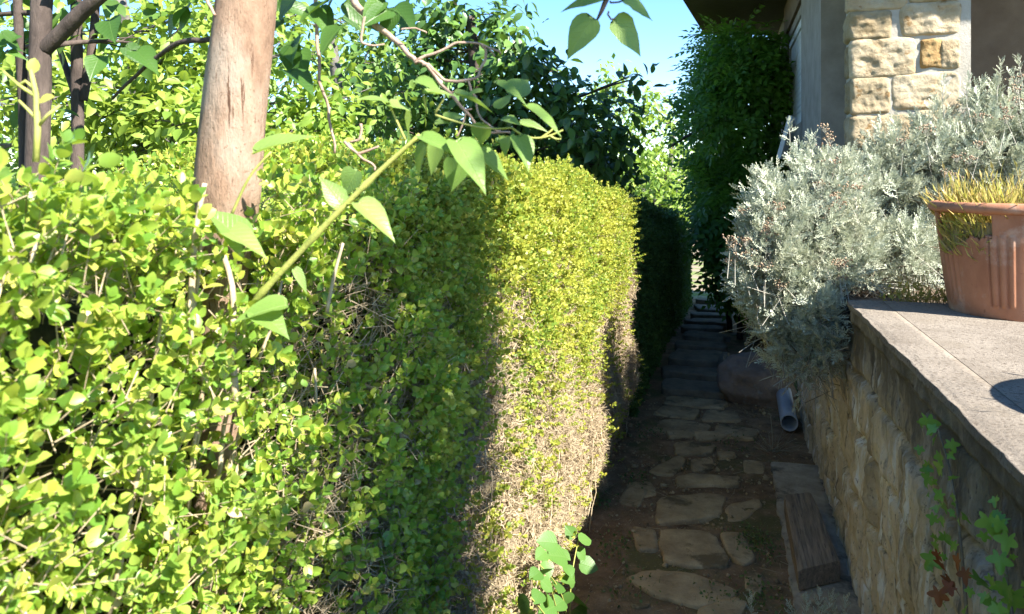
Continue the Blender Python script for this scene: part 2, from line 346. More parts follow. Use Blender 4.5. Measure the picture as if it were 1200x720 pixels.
# the dirt path as a sheet above the ground
g = G(); xs = np.linspace(-.66, .5, 60); ys = np.linspace(-1.5, 13.5, 500)
X, Y = np.meshgrid(xs, ys); V = np.stack([X, Y, gz(Y)], -1)
V[..., 2] += .010*noise(V*np.array((1, 1, 0)), 7, 2)+.006*noise(V*np.array((1, 1, 0)), 30, 4)+.018
nx = len(xs); i = np.arange(len(ys)-1)[:, None]*nx; j = np.arange(nx-1)[None]
g.add(V, [np.stack([i+j, i+j+1, i+nx+j+1, i+nx+j], -1).reshape(-1, 4)])
tag(g.build('path', DIRT), kind='structure')

g = G(); xs = np.linspace(-1.3, .9, 12); ys = np.linspace(13.6, 26, 40); X, Y = np.meshgrid(xs, ys); V = np.stack([X, Y, gz(Y)+.008+.006*noise(np.stack([X, Y, X*0], -1), 5, 1)], -1)  # sheet added as the sunlit ground past the steps, sunlight put into its colour
nx = 12; i = np.arange(39)[:, None]*nx; j = np.arange(nx-1)[None]; g.add(V, [np.stack([i+j, i+j+1, i+nx+j+1, i+nx+j], -1).reshape(-1, 4)])
tag(g.build('sunlit_ground', rockmat('sunlit_ground_tint', [(.3, (.15, .125, .085)), (.55, (.24, .19, .14)), (.7, (.30, .24, .18))], 3, .8, 60, .95, None, [(1.6, None, .46, .56, (.12, .17, .04), 'MIX')])), kind='structure')

def slab(name, poly, z0, th, mat, label, cat, group, bev=.012):
    """irregular flat stone from an outline on the ground, rounded edge, uneven top"""
    p = np.array(poly, float); out = []
    m = len(p)
    for k in range(m):
        for t in np.linspace(0, 1, 6)[:-1]: out.append(p[k]*(1-t)+p[(k+1) % m]*t)
    p = np.array(out)[:, :2]
    for _ in range(1): p = (p+np.roll(p, 1, 0)*.5+np.roll(p, -1, 0)*.5)/2
    c = p.mean(0); p = c+(p-c)*1.10; q = np.c_[p, np.zeros(len(p))]
    p = c+(p-c)*(1+.06*noise(q, 40, 5, 5)[:, None])
    rings = []; n = len(p)
    for s, z in ((1.0, -.03), (1.0, th-bev), (.985, th-bev*.3), (.95, th), (.7, th), (.4, th), (.15, th)):
        pp = c+(p-c)*s; zz = z0+z+(.006*noise(np.c_[pp, np.zeros(n)], 14, 6) if z > 0 else 0)
        rings.append(np.c_[pp, np.broadcast_to(zz, (n,))])
    V = np.concatenate(rings); i = np.arange(len(rings)-1)[:, None]*n; j = np.arange(n)[None]; k = (j+1) % n
    g = G(); g.add(V, [np.stack([i+j, i+k, i+n+k, i+n+j], -1).reshape(-1, 4), np.arange((len(rings)-1)*n, len(rings)*n)[None]])
    area = p[:, 0]@np.roll(p[:, 1], -1)-np.roll(p[:, 0], -1)@p[:, 1]
    o = g.build(name, mat, base=(c[0], c[1], z0))
    if area < 0: o.data.flip_normals()
    return tag(o, label, cat, group)
ZS = lambda zx, zy: GP(660+zx/2.77, 460+zy/2.77, .03)
flags = [
 ([(220, 600), (290, 575), (420, 590), (560, 640), (530, 682), (430, 692), (300, 650)], 'long pointed flagstone crossing the path beside the leafy sucker, palest of the stones'),
 ([(315, 445), (480, 455), (540, 560), (430, 562), (330, 540)], 'large blunt flagstone in the middle of the path with a narrow stone on its right'),
 ([(510, 460), (580, 460), (625, 540), (580, 558), (540, 530)], 'narrow wedge flagstone between the large blunt stone and the green weeds'),
 ([(305, 365), (330, 340), (520, 330), (500, 402), (310, 418)], 'broad four-sided flagstone one row behind the large blunt stone'),
 ([(530, 370), (630, 345), (642, 370), (590, 412), (535, 412)], 'small pale flagstone with a chipped corner, right of the broad four-sided stone'),
 ([(370, 275), (420, 262), (570, 275), (560, 296), (380, 302)], 'thin strip flagstone lying straight across the path behind the broad four-sided stone'),
 ([(280, 252), (370, 208), (397, 220), (360, 266), (300, 262)], 'tilted triangular flagstone close to the hedge, left of the strip stone'),
 ([(365, 160), (490, 165), (480, 192), (370, 197)], 'oblong flagstone behind the tilted triangular stone near the grey pipe'),
 ([(430, 125), (560, 130), (500, 148), (435, 152)], 'slim pointed flagstone level with the open end of the grey pipe'),
 ([(335, 118), (422, 124), (415, 140), (345, 142)], 'small flagstone touching the hedge side, left of the slim pointed stone'),
 ([(440, 704), (560, 662), (595, 682), (570, 735), (450, 735)], 'rough flagstone at the bottom of the photo partly out of frame'),
 ([(218, 692), (282, 684), (274, 699), (228, 703)], 'tiny sliver of stone in the dirt below the long pointed flagstone'),
 ([(500, 193), (558, 197), (552, 209), (505, 207)], 'little stone chip right of the oblong flagstone'),
 ([(205, 290), (280, 285), (302, 330), (235, 338)], 'half-buried flagstone at the hedge side, left of the strip stone'),
 ([(225, 425), (298, 440), (308, 505), (240, 505)], 'half-buried flagstone at the hedge side, left of the large blunt stone'),
 ([(592, 575), (650, 590), (640, 650), (590, 632)], 'half-buried small flagstone right of the long pointed one, near the concrete strip'),
 ([(415, 213), (480, 203), (492, 240), (420, 247)], 'half-buried flagstone between the triangular stone and the little chip'),
 ([(585, 215), (655, 225), (650, 262), (590, 258)], 'half-buried flagstone near the far end of the concrete strip'),
]
for pl, lab in flags: slab('flagstone', [ZS(*q) for q in pl], .012 if 'buried' not in lab else .003, .020, FLAG, lab, 'paving stone', 'flagstones set in the dirt path')
for pl, lab in [
 ([(-.42, 4.72), (-.12, 4.70), (-.10, 4.92), (-.38, 4.95)], 'wide flagstone behind the slim pointed stone, near the open pipe end'),
 ([(-.07, 4.74), (.16, 4.70), (.20, 4.90), (-.04, 4.93)], 'broken-edged flagstone level with the pipe, right of a wide stone'),
 ([(-.46, 5.02), (-.20, 5.0), (-.17, 5.2), (-.42, 5.22)], 'flagstone by the hedge just before the first step'),
 ([(-.14, 4.99), (.10, 5.02), (.06, 5.24), (-.12, 5.2)], 'flagstone in front of the reddish boulder just before the first step'),
 ([(-.40, 5.28), (-.02, 5.27), (.0, 5.46), (-.38, 5.48)], 'last flagstone lying against the lowest step'),
 ([(-.50, 3.62), (-.40, 3.6), (-.38, 3.78), (-.48, 3.8)], 'half-buried lump of stone under the hedge, behind the stone left of the strip stone')]:
    slab('flagstone', pl, .008, .020, FLAG, lab, 'paving stone', 'flagstones set in the dirt path')
ordn = ['first', 'second', 'third', 'fourth', 'fifth', 'sixth', 'seventh', 'eighth', 'ninth', 'tenth', 'eleventh', 'twelfth', 'thirteenth', 'fourteenth']
rs = np.random.default_rng(21)
yy = 5.55
for k in range(14):
    dpt = .20+rs.uniform(-.04, .06); x0, x1 = -.43+rs.uniform(-.05, .05), .0+rs.uniform(-.07, .05)
    j = lambda: rs.uniform(-.045, .045)
    slab('step_stone', [(x0, yy+j()), (x1, yy+j()), (x1+j(), yy+dpt+j()), (x0+j(), yy+dpt+j())], float(gz(yy))+.01, .06+.02*(k % 3), STEP,
         'grey stone step across the shaded path between hedge and house, %s step from the boulder' % ordn[k], 'stone step', 'stone steps leading down between hedge and house')
    yy += dpt+.20+.024*k

# ------------------------------------------------------------------ retaining wall and terrace
TZ = EYE-.464          # terrace level
WX = .475
wall = thing('retaining_wall', 'old stained stone retaining wall under the terrace along the path', 'wall', (WX, 2, 0))
ys = np.arange(-1.2, 5.25, .012); zs = np.linspace(-.05, TZ-.074, 96)
Yg, Zg = np.meshgrid(ys, zs); rows = np.array([-.1, .18, .42, .66, .86, 1.05]); rw = np.random.default_rng(5)
jd = np.full(Yg.shape, 9.); off = np.zeros(Yg.shape)
for a, b in zip(rows[:-1], rows[1:]):
    inr = (Zg >= a) & (Zg < b)
    e = [-1.3]
    while e[-1] < 5.4: e.append(e[-1]+rw.uniform(.22, .5))
    e = np.array(e); wig = .012*noise(np.stack([Yg, Zg, Zg*0], -1), 9, 2)
    k = np.clip(np.searchsorted(e, (Yg+wig).ravel()).reshape(Yg.shape), 1, len(e)-1)
    d = np.minimum(np.minimum(Yg+wig-e[k-1], e[k]-Yg-wig), np.minimum(Zg-a+wig, b-Zg-wig))
    jd = np.where(inr, np.abs(d), jd); off = np.where(inr, rw.uniform(-.012, .016, len(e))[k], off)
Vn = np.stack([Yg*0, Yg, Zg], -1)
out = off*sstep(0, .03, jd)-.024*np.exp(-(jd/.010)**2)+.012*noise(Vn*np.array((1, 1, .6)), 14, 1)+.007*noise(Vn, 45, 3)
Vw = np.stack([WX-out, Yg, Zg], -1)
g = G(); n = len(ys); i = np.arange(len(zs)-1)[:, None]*n; j = np.arange(n-1)[None]
g.add(Vw, [np.stack([i+j, i+n+j, i+n+j+1, i+j+1], -1).reshape(-1, 4)])
g.box((WX+.03, -1.2, -.1), (WX+.22, 5.24, TZ-.08))
g.build('masonry', WALL, wall)
# coping: rough concrete lip
def rough_bar(name, mat, parent, x0, x1, y0, y1, z0, z1, amp, step=.02, base=None):
    prof = []
    for k in range(7): prof.append((x0, z0+(z1-z0)*k/6*.93))
    prof += [(x0+.006, z1-.004), (x0+.016, z1)]
    for k in range(1, 6): prof.append((x0+.016+(x1-x0-.016)*k/5, z1))
    prof += [(x1, z0)]
    prof = np.array(prof); ys = np.arange(y0, y1, step); m = len(prof)
    V = np.stack([np.broadcast_to(prof[None, :, 0], (len(ys), m)), np.broadcast_to(ys[:, None], (len(ys), m)), np.broadcast_to(prof[None, :, 1], (len(ys), m))], -1).copy()
    dd = noise(V, 16, 2)*amp+noise(V, 60, 5)*amp*.5; lip = np.zeros(m); lip[:9] = 1; lip[7:10] = 1.3
    V[..., 0] += dd*lip; V[..., 2] -= np.abs(noise(V, 20, 6))*amp*.8*(lip > 1.2)
    g = G(); i = np.arange(len(ys)-1)[:, None]*m; j = np.arange(m)[None]; k = (j+1) % m
    g.add(V.reshape(-1, 3), [np.stack([i+j, i+m+j, i+m+k, i+k], -1).reshape(-1, 4), np.arange(m)[None, ::-1], (np.arange(m)+(len(ys)-1)*m)[None]])
    o = g.build(name, mat, parent, base=base); o.data.flip_normals(); return o
rough_bar('coping', COPE, wall, WX-.012, WX+.10, -1.2, 3.10, TZ-.075, TZ-.022, .008)
rough_bar('coping_top', TERR, wall, WX-.024, WX+.10, -1.2, 3.12, TZ-.024, TZ-.001, .004)
g = G(); g.box((WX+.1005, -1.2, .0), (6, 3.10, TZ)); tag(g.build('terrace', TERR, smooth=False), kind='structure')
g = G(); xs = np.linspace(WX+.01, 3.5, 90); ys = np.linspace(3.1, 5.2, 60); X, Y = np.meshgrid(xs, ys); V = np.stack([X, Y, X*0+TZ-.05], -1)
V[..., 2] += .025*noise(V, 9, 2); n = len(xs); i = np.arange(len(ys)-1)[:, None]*n; j = np.arange(n-1)[None]
g.add(V, [np.stack([i+j, i+j+1, i+n+j+1, i+n+j], -1).reshape(-1, 4)]); tag(g.build('planting_bed', SOIL), kind='structure')

# concrete strip and sleeper
rough_bar('concrete_strip', rockmat('strip_concrete', [(.3, (.27, .22, .16)), (.7, (.50, .42, .31))], 9, .8, 60, .95, None, [(4, None, .52, .62, (.12, .095, .07), 'MIX')], .012), None,
          .245, .50, 2.3, 4.32, -.02, .045, .010, .02, (.36, 3.3, 0))
tag(C.objects['concrete_strip'], kind='structure')
a0 = GP(936, 668, .13); a1 = GP(984, 657, .13); b0 = GP(919, 580, .13); b1 = GP(951, 577, .13)
g = G()
ny, nx2 = 40, 10; pts = []
for iy in range(ny):
    t = iy/(ny-1); Lp = a0*(1-t)+b0*t; Rp = a1*(1-t)+b1*t
    ring = []
    for k in range(nx2): ring.append(Lp+(Rp-Lp)*k/(nx2-1)+np.array((0, 0, -.006 if k in (0, nx2-1) else 0)))
    for k in range(nx2-1, -1, -1): q = Lp+(Rp-Lp)*k/(nx2-1); ring.append(np.array((q[0], q[1], .052)))
    pts.append(ring)
V = np.array(pts); V += .0025*noise(V*np.array((6, 1, 2)), 12, 3)[..., None]*np.array((1, 0, 1)); m = V.shape[1]
i = np.arange(ny-1)[:, None]*m; j = np.arange(m)[None]; k = (j+1) % m
g.add(V.reshape(-1, 3), [np.stack([i+j, i+k, i+m+k, i+m+j], -1).reshape(-1, 4), np.arange(m)[None, ::-1], (np.arange(m)+(ny-1)*m)[None]])
o = g.build('wooden_sleeper', WOOD, smooth=False, base=(a0+b1)/2-np.array((0, 0, .1)))
tag(o, 'weathered dark wooden sleeper lying on the concrete strip by the wall', 'timber')

# pipe and boulder
pipe = thing('drain_pipe', 'grey plastic pipe lying at the foot of the wall with its dark open end forward', 'pipe', tuple(GP(924, 500, .07)))
pa, pb = GP(925, 496, .09), GP(917, 452, .09)+np.array((0, .25, .02))
g = G(); a = np.arange(28)*2*math.pi/28; d = nrm(pb-pa); x = nrm(np.cross(d, (0, 0, 1))); y = np.cross(x, d)
rings = [pa+x[None]*np.cos(a)[:, None]*r+y[None]*np.sin(a)[:, None]*r+d*t for r, t in ((.045, .6), (.045, .004), (.0475, 0), (.052, 0), (.052, .1), (.052, 1.2))]
V = np.array(rings); n = 28; i = np.arange(5)[:, None]*n; j = np.arange(n)[None]; k = (j+1) % n
g.add(V.reshape(-1, 3), [np.stack([i+j, i+k, i+n+k, i+n+j], -1).reshape(-1, 4)]); g.build('tube', PVC, pipe)
def boulder(name, c, r, mat, label, seed, flat=.0):
    u = np.linspace(0, math.pi, 30); v = np.linspace(0, 2*math.pi, 48, endpoint=False); U, Vv = np.meshgrid(u, v, indexing='ij')
    D = np.stack([np.sin(U)*np.cos(Vv), np.sin(U)*np.sin(Vv), np.cos(U)], -1)
    D = np.sign(D)*np.abs(D)**.8
    Q = D*(1+.20*noise(D, 1.7, seed)[..., None]+.06*noise(D, 6, seed+1)[..., None]+.02*noise(D, 19, seed+2)[..., None])*np.array(r)+np.array(c)
    g = G(); n = 48; i = np.arange(29)[:, None]*n; j = np.arange(n)[None]; k = (j+1) % n
    g.add(Q.reshape(-1, 3), [np.stack([i+j, i+n+j, i+n+k, i+k], -1).reshape(-1, 4)])
    return tag(g.build(name, mat, base=(c[0], c[1], 0)), label, 'boulder')
boulder('boulder', (.20, 5.62, .13), (.27, .22, .18), BOULD, 'reddish brown boulder beside the steps, behind the grey pipe', 2)
g = G(); kp = np.array([GP(842, 470, .05), GP(846, 440, .12), GP(852, 415, .1), GP(858, 392, .05)])
boulder('edging_stone', (-.0, 6.25, .06), (.06, .22, .1), STEP, 'slim pale edging stone standing along the steps behind the boulder', 4)

# ------------------------------------------------------------------ house
HX = .63
house = thing('house', 'stone and render house with covered terrace and dark eaves', 'house', (2.5, 7, 0))
g = G(); g.box((HX+.012, 4.12, .6), (1.16, 4.44, 3.5)); pil = g.build('stone_pillar', MORTAR, house, smooth=False)
pil['label'] = 'pale rough limestone pillar with wide mortar joints'
def stone_face(g, cx, cz, wd, ht, seed, mode='front'):
    nu, nv = 44, 32; u = np.linspace(-1, 1, nu); v = np.linspace(-1, 1, nv); U, W_ = np.meshgrid(u, v)
    e = np.stack([U+seed*3.1, W_, U*0+seed], -1)
    wd, ht = wd*1.10, ht*1.10; m = np.maximum(np.abs(U), np.abs(W_)); ang = np.stack([np.sign(U)*(np.abs(U) >= np.abs(W_)), np.sign(W_)*(np.abs(W_) > np.abs(U)), U*0+seed], -1)
    rr = (np.abs(U)**9+np.abs(W_)**9)**(1/9); sq = np.where(rr > 1e-6, m/np.maximum(rr, 1e-6), 1)
    a = cx+U*sq*wd/2*(1+.05*noise(e, 2.2, seed % 7)); z = cz+W_*sq*ht/2*(1+.06*noise(e, 2.0, (seed+3) % 7))
    dep = .017*(1-np.clip(m, 0, 1)**14)+.011*noise(np.stack([a, z, a*0+seed], -1), 14, seed % 5)*(1-m**4)+.007*noise(np.stack([a, z, a*0], -1), 40, 2, 5)*(1-m**8)-.004
    if mode == 'front': V = np.stack([a, 4.12-dep, z], -1)
    else: V = np.stack([HX+.012-dep, a, z], -1)
    i = np.arange(nv-1)[:, None]*nu; j = np.arange(nu-1)[None]
    f = np.stack([i+j, i+j+1, i+nu+j+1, i+nu+j], -1).reshape(-1, 4)
    if mode != 'front': f = f[:, ::-1]
    g.add(V.reshape(-1, 3), [f])
Fp = 3.83
def PX(zx, zy): return P(760+zx/2.727, zy/2.727, 1)   # helper on the zoomed crop
def front_xz(zx, zy):
    px, py = 760+zx/2.727, zy/2.727
    tx = (px-600)/FP; # ray with plane Y = 4.12
    F = 4.12/(tx*ST+CT); p = P(px, py, F); return p[0], p[2]
blocks = [((640, -70), (822, 24)), ((838, -70), (992, 0)), ((648, 42), (772, 122)), ((812, 16), (992, 106)), ((648, 132), (848, 242)), ((650, 254), (768, 362)), ((786, 240), (992, 344)), ((650, 374), (840, 470)), ((856, 356), (992, 450)), ((650, 482), (770, 590)), ((784, 464), (992, 570))]
g = G()
for k, (a, b) in enumerate(blocks):
    x0, z0 = front_xz(*a); x1, z1 = front_xz(*b)
    stone_face(g, (x0+x1)/2, (z0+z1)/2, abs(x1-x0), abs(z1-z0), k+1)
for k, (z0, z1) in enumerate(((1.25, 1.5), (1.53, 1.74), (1.77, 1.93), (1.96, 2.12), (2.15, 2.31), (2.34, 2.48), (2.51, 2.7), (2.73, 3.0))):
    stone_face(g, 4.28, (z0+z1)/2, .30, z1-z0, k+20, 'side')
g.build('stones', PSTONE, pil)
g = G(); x0, z0 = front_xz(870, 130); x1, z1 = front_xz(940, 216); stone_face(g, (x0+x1)/2-.0, (z0+z1)/2, abs(x1-x0), abs(z1-z0), 31)
o = g.build('ochre_stone', OCHRE, pil); o['label'] = 'rust-orange stone in the pillar'
g = G(); x0, z0 = front_xz(934, 128); x1, z1 = front_xz(992, 216); stone_face(g, (x0+x1)/2, (z0+z1)/2, abs(x1-x0)*1.05, abs(z1-z0), 33); g.build('stones', PSTONE, pil)
g = G(); g.box((HX+.01, 5.55, .3), (1.3, 6.95, 3.5)); g.build('column', RENDER, house, smooth=False)
g = G(); g.box((HX+.30, 4.44, .3), (HX+.42, 5.55, 3.5)); g.build('side_wall', RENDER, house, smooth=False)
g = G(); g.box((HX+.03, 6.95, -.6), (HX+.35, 12.2, 2.12)); g.box((HX+.03, 8.75, 2.12), (HX+.35, 12.2, 3.5)); g.box((HX+.03, 6.95, 3.1), (HX+.35, 8.75, 3.5))
g.build('wall', RENDER, house, smooth=False)
g = G(); g.box((HX+.35, 12.0, -.6), (6, 12.2, 3.5)); g.build('gable_wall', RENDER, house, smooth=False)
g = G(); g.box((1.16, 5.0, TZ-.1), (6, 5.2, 3.5)); o = g.build('terrace_wall', BROWN, house, smooth=False); o['label'] = 'brown rendered wall in the shade behind the pillar'
win = G(); win.box((HX+.05, 6.97, 2.12), (HX+.10, 7.05, 3.1)); win.box((HX+.05, 8.67, 2.12), (HX+.10, 8.75, 3.1)); win.box((HX+.05, 7.05, 2.12), (HX+.10, 8.67, 2.19)); win.box((HX+.05, 7.05, 3.03), (HX+.10, 8.67, 3.1))
wo = win.build('window', WHITE, house, smooth=False)
g = G()
for k in range(14): g.box((HX+.065, 7.053, 2.193+k*.0597), (HX+.085, 8.667, 2.193+k*.0597+.055))
g.build('roller_shutter', WHITE, wo, smooth=False)
g = G(); g.box((HX+.0, 6.96, 3.5-.32), (HX+.028, 8.8, 3.499)); g.build('beam', BROWN, house, smooth=False)
RZ = 3.5
c1 = P(825, 40, (RZ-EYE)*FP/170.); c0 = P(800, 0, (RZ-EYE)*FP/210.)
ed = (c1-c0)/(c1[1]-c0[1]); yf = 3.62
cf = c1+ed*(yf-c1[1]); ce = c1+ed*(12.6-c1[1])
g = G(); poly = np.array([cf, (6.5, yf, RZ), (6.5, 12.6, RZ), (c1[0]+.9, 12.6, RZ), (c1[0]+.9, c1[1]+.35, RZ), c1])
n = len(poly); V = np.concatenate([poly, poly+np.array((0, 0, .22))]); f = [(k, (k+1) % n, n+(k+1) % n, n+k) for k in range(n)]
g.add(V, [np.array(f), np.arange(n)[None, ::-1], (np.arange(n)+n)[None]]); roof = g.build('roof', SOFFIT, house, smooth=False)
roof['label'] = 'dark boarded eave over the terrace'
g = G()
for t0 in np.linspace(0, 1, 40)[:-1]:
    pass
g.box((cf[0], yf-.03, RZ-.02), (6.5, yf-.002, RZ+.24)); g.build('fascia', SOFFIT, roof, smooth=False)
# white slanted board edge below the window
pa, pb = P(929, 137, 6.6), P(915, 186, 6.6)
g = G(); d = nrm(pb-pa); sd = np.array((.25, .97, 0)); th = np.cross(d, sd)
V = [p+s*sd*.12+t*th*.018 for p in (pa, pb) for s in (-1, 1) for t in (-1, 1)]
g.add(V, [[(0, 1, 3, 2), (4, 6, 7, 5), (0, 4, 5, 1), (2, 3, 7, 6), (0, 2, 6, 4), (1, 5, 7, 3)]])
shut = g.build('tilted_sash', WHITE, house, smooth=False); shut['label'] = 'narrow white sash slanting out below the window'

# ------------------------------------------------------------------ hedges
def top1(Y): return 1.615-.075*sstep(1.7, 1.1, np.asarray(Y, float))-.16*sstep(2.3, 4.8, Y)+.02*np.sin(Y*5.)
HXF = -.577
def hedge_face(Y, Z, near):
    q = np.stack([Y*0, Y, Z], -1)
    amp = np.where(Y < 1.5, .045, .026+.016*sstep(1.2, .8, Z))
    return HXF+amp*noise(q, 7, 2)+.35*amp*noise(q, 19, 4)-.05*sstep(.35, .0, Z)*(Y > 1.5)
hedge = thing('boxwood_hedge', 'sunlit clipped boxwood hedge with loose leafy near end and bare tan lower twigs', 'hedge', (-.95, 2.3, 0))
leafy = G(); nearleaf = G(); twig = G(); dead = G(); inner = G(); nst = G()
# near loose part
n = 7600
Y = rng.uniform(-.15, 1.75, n); Z = rng.uniform(.75, 1.58, n); dep = rng.uniform(0, 1, n)**1.4*.15
X = hedge_face(Y, Z, True)-dep+.02
pos = np.stack([X, Y, Z], -1); keep = rng.uniform(0, 1, n) < np.where(Y < 1.15, 1, sstep(1.75, 1.15, Y))
keep &= (noise(pos, 7, 5) > -.68) | (dep > .05)
px, py, F = proj(pos)
win_ = ((px > 224) & (px < 300) & (py > 180) & (py < 372) & (F < 1.02)) | ((px > 236) & (px < 274) & (py > 478) & (py < 580) & (rng.uniform(0, 1, n) < .8))
keep &= ~win_
tlow = px*0+(py-0)
pos = pos[keep]; n = len(pos)
d = nrm(np.array((.75, -.15, .65))+rng.normal(size=(n, 3))*.5); scatter(nearleaf, SPR_NEAR, pos, d, .55, 1.3)
ribbons(nst, pos-d*.03, pos+d*.045, .0009)
m = rng.uniform(0, 1, n) < .07; scatter(dead, [scale_t(OVAL, .016)], pos[m]+d[m]*.02, rand_dirs(int(m.sum())), .6, 1.2)
# near top
n = 3400; Y = rng.uniform(-.2, 1.75, n); X = rng.uniform(-1.4, HXF+.03, n); pos = np.stack([X, Y, top1(Y)+.045*noise(np.stack([X, Y, X*0], -1), 9, 3)-rng.uniform(0, .07, n)], -1)
px, py, F = proj(pos); trunkpx = 272-(py-150)*.12
pos = pos[~((np.abs(px-trunkpx+4) < 68) & (F < 1.06) & (py < 262))]; n = len(pos)
d = nrm(np.array((.2, -.1, 1))+rng.normal(size=(n, 3))*.45); scatter(nearleaf, SPR_NEAR, pos, d, .8, 1.3); ribbons(nst, pos-d*.03, pos+d*.045, .0009)
# main clipped part: the lower hedge is bare of leaves
n = 46000
Y = 1.2+(4.78-1.2)*rng.uniform(0, 1, n)**1.15; Z = rng.uniform(.03, 1.6, n)*(top1(Y)/1.6)
q = np.stack([Y*0, Y, Z], -1)
cover = sstep(.42, 1.62, Z+.30*noise(q, 3.2, 1)+.20*noise(q, 11, 3))**1.9*.95+.09*(noise(q, 15, 6) > .25)+.015
cover = np.where(Y < 1.9, np.maximum(cover, np.maximum(sstep(1.5, 1.02, Y+.12*noise(q, 6, 4))*.85, .12)), cover)
keep = rng.uniform(0, 1, n) < cover
keep &= (noise(q, 16, 2) > -.62); dep = rng.uniform(0, 1, n)**1.5*.07; dep = np.where(rng.uniform(0, 1, n) < .07, -rng.uniform(.01, .045, n), dep); pos = np.stack([hedge_face(Y, Z, False)-dep+.01, Y, Z], -1)[keep]; n = len(pos)
d = nrm(np.array((.85, -.1, .45))+rng.normal(size=(n, 3))*.5); scatter(leafy, SPR_MID, pos, d, .75, 1.15)
# top of the clipped part
n = 11000; Y = rng.uniform(1.4, 4.8, n); X = rng.uniform(-1.35, HXF+.02, n)
pos = np.stack([X, Y, top1(Y)+.02*noise(np.stack([X, Y, X*0], -1), 10, 3)-rng.uniform(0, .05, n)+(rng.uniform(0, 1, n) < .12)*rng.uniform(0, .05, n)], -1)
d = nrm(np.array((.1, -.05, 1))+rng.normal(size=(n, 3))*.4); scatter(leafy, SPR_MID, pos, d, .8, 1.2)
# far end
n = 3000; X = rng.uniform(-1.35, HXF, n); Z = rng.uniform(.2, 1.45, n); pos = np.stack([X, 4.78+rng.uniform(-.04, .03, n), Z], -1)
d = nrm(np.array((.1, .9, .4))+rng.normal(size=(n, 3))*.5); scatter(leafy, SPR_MID, pos, d, .8, 1.2)
# dry twigs and dead leaves of the lower face
n = 90000; Y = .9+(4.78-.9)*rng.uniform(0, 1, n)**1.1; Z = rng.uniform(0, 1.5, n); q = np.stack([Y*0, Y, Z], -1)
cv = 1-.8*sstep(.9, 1.65, Z+.2*noise(q, 3.2, 1)); k = rng.uniform(0, 1, n) < cv; Y, Z = Y[k], Z[k]; n = len(Y)
pos = np.stack([hedge_face(Y, Z, False)-rng.uniform(0, 1, n)**1.6*.08, Y, Z], -1)
d = nrm(np.array((.5, 0, .55))+rng.normal(size=(n, 3))*.75); ln = rng.uniform(.015, .05, n)[:, None]; ribbons(twig, pos-d*ln, pos+d*ln*.9, rng.uniform(.0007, .0016, n))
n = 46000; Y = 1.1+(4.78-1.1)*rng.uniform(0, 1, n); Z = rng.uniform(0, 1.4, n); q = np.stack([Y*0, Y, Z], -1)
k = rng.uniform(0, 1, n) < 1-.85*sstep(.8, 1.35, Z+.25*noise(q, 3.2, 1)); Y, Z = Y[k], Z[k]; n = len(Y)
pos = np.stack([hedge_face(Y, Z, False)-rng.uniform(0, 1, n)*.06, Y, Z], -1); scatter(dead, [scale_t(HEX, .013)], pos, nrm(np.array((.5, 0, .2))+rand_dirs(n)), .7, 1.2)
# branches inside
for k in range(170):
    y0 = rng.uniform(-.2, 4.7); x0 = HXF-rng.uniform(.10, .4); h = rng.uniform(.9, 1.45)
    t = np.linspace(0, 1, 7)[:, None]; p = np.array((x0-.12, y0, .1))+(np.array((rng.uniform(-.02, .14), rng.uniform(-.3, .3), h)))*t
    p += .02*noise(p, 9, k % 7)[:, None]; inner.tube(p, np.linspace(.008, .003, 7), 5)
for k in range(150):   # woody stems showing in the bare lower face
    y0 = rng.uniform(1.15, 4.6); z0 = rng.uniform(0, .8); t = np.linspace(0, 1, 7)[:, None]
    p = np.array((HXF-rng.uniform(.0, .05), y0, z0))+np.array((rng.uniform(-.02, .03), rng.uniform(-.16, .16), rng.uniform(.15, .5)))*t; p += .016*noise(p, 11, k % 7)[:, None]
    twig.tube(p, np.linspace(rng.uniform(.002, .0045), .0012, 7), 5)
for k in range(9):   # tan twigs showing in the near part
    a = np.array((HXF-.03, rng.uniform(.2, 1.2), rng.uniform(.9, 1.3))); t = np.linspace(0, 1, 6)[:, None]
    p = a+(np.array((.05, rng.uniform(-.1, .1), rng.uniform(.2, .4))))*t; p += .012*noise(p, 14, k % 7)[:, None]; nst.tube(p, np.linspace(.0035, .0018, 6), 5)
core = G()  # solid dark body blocks the view through and stands for inner shade
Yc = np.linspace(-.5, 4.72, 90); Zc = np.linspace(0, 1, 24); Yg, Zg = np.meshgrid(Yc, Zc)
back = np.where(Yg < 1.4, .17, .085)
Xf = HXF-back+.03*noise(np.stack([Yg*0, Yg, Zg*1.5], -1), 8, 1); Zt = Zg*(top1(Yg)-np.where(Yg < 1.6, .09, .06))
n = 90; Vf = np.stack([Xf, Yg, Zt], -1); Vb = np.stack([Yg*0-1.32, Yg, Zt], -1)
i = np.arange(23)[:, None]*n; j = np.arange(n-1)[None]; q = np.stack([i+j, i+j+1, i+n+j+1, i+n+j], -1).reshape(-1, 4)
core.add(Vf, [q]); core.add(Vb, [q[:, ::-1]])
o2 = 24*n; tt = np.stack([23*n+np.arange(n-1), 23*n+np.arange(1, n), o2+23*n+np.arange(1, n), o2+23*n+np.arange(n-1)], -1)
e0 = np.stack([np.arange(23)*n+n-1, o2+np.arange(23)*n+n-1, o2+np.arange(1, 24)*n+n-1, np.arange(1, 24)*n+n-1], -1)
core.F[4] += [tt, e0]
core.build('dark_core', M['core'], hedge)
leafy.build('foliage', M['box_mid'], hedge)
o = nearleaf.build('loose_foliage', M['box_near'], hedge); o['label'] = 'loose bright leafy growth at the near end'
o = twig.build('dry_twigs', M['twig_tan'], hedge); dead.build('dry_leaves', M['dead_leaf'], hedge); inner.build('branches', M['twig_dark'], hedge); nst.build('leaf_stems', M['twig_tan'], hedge)
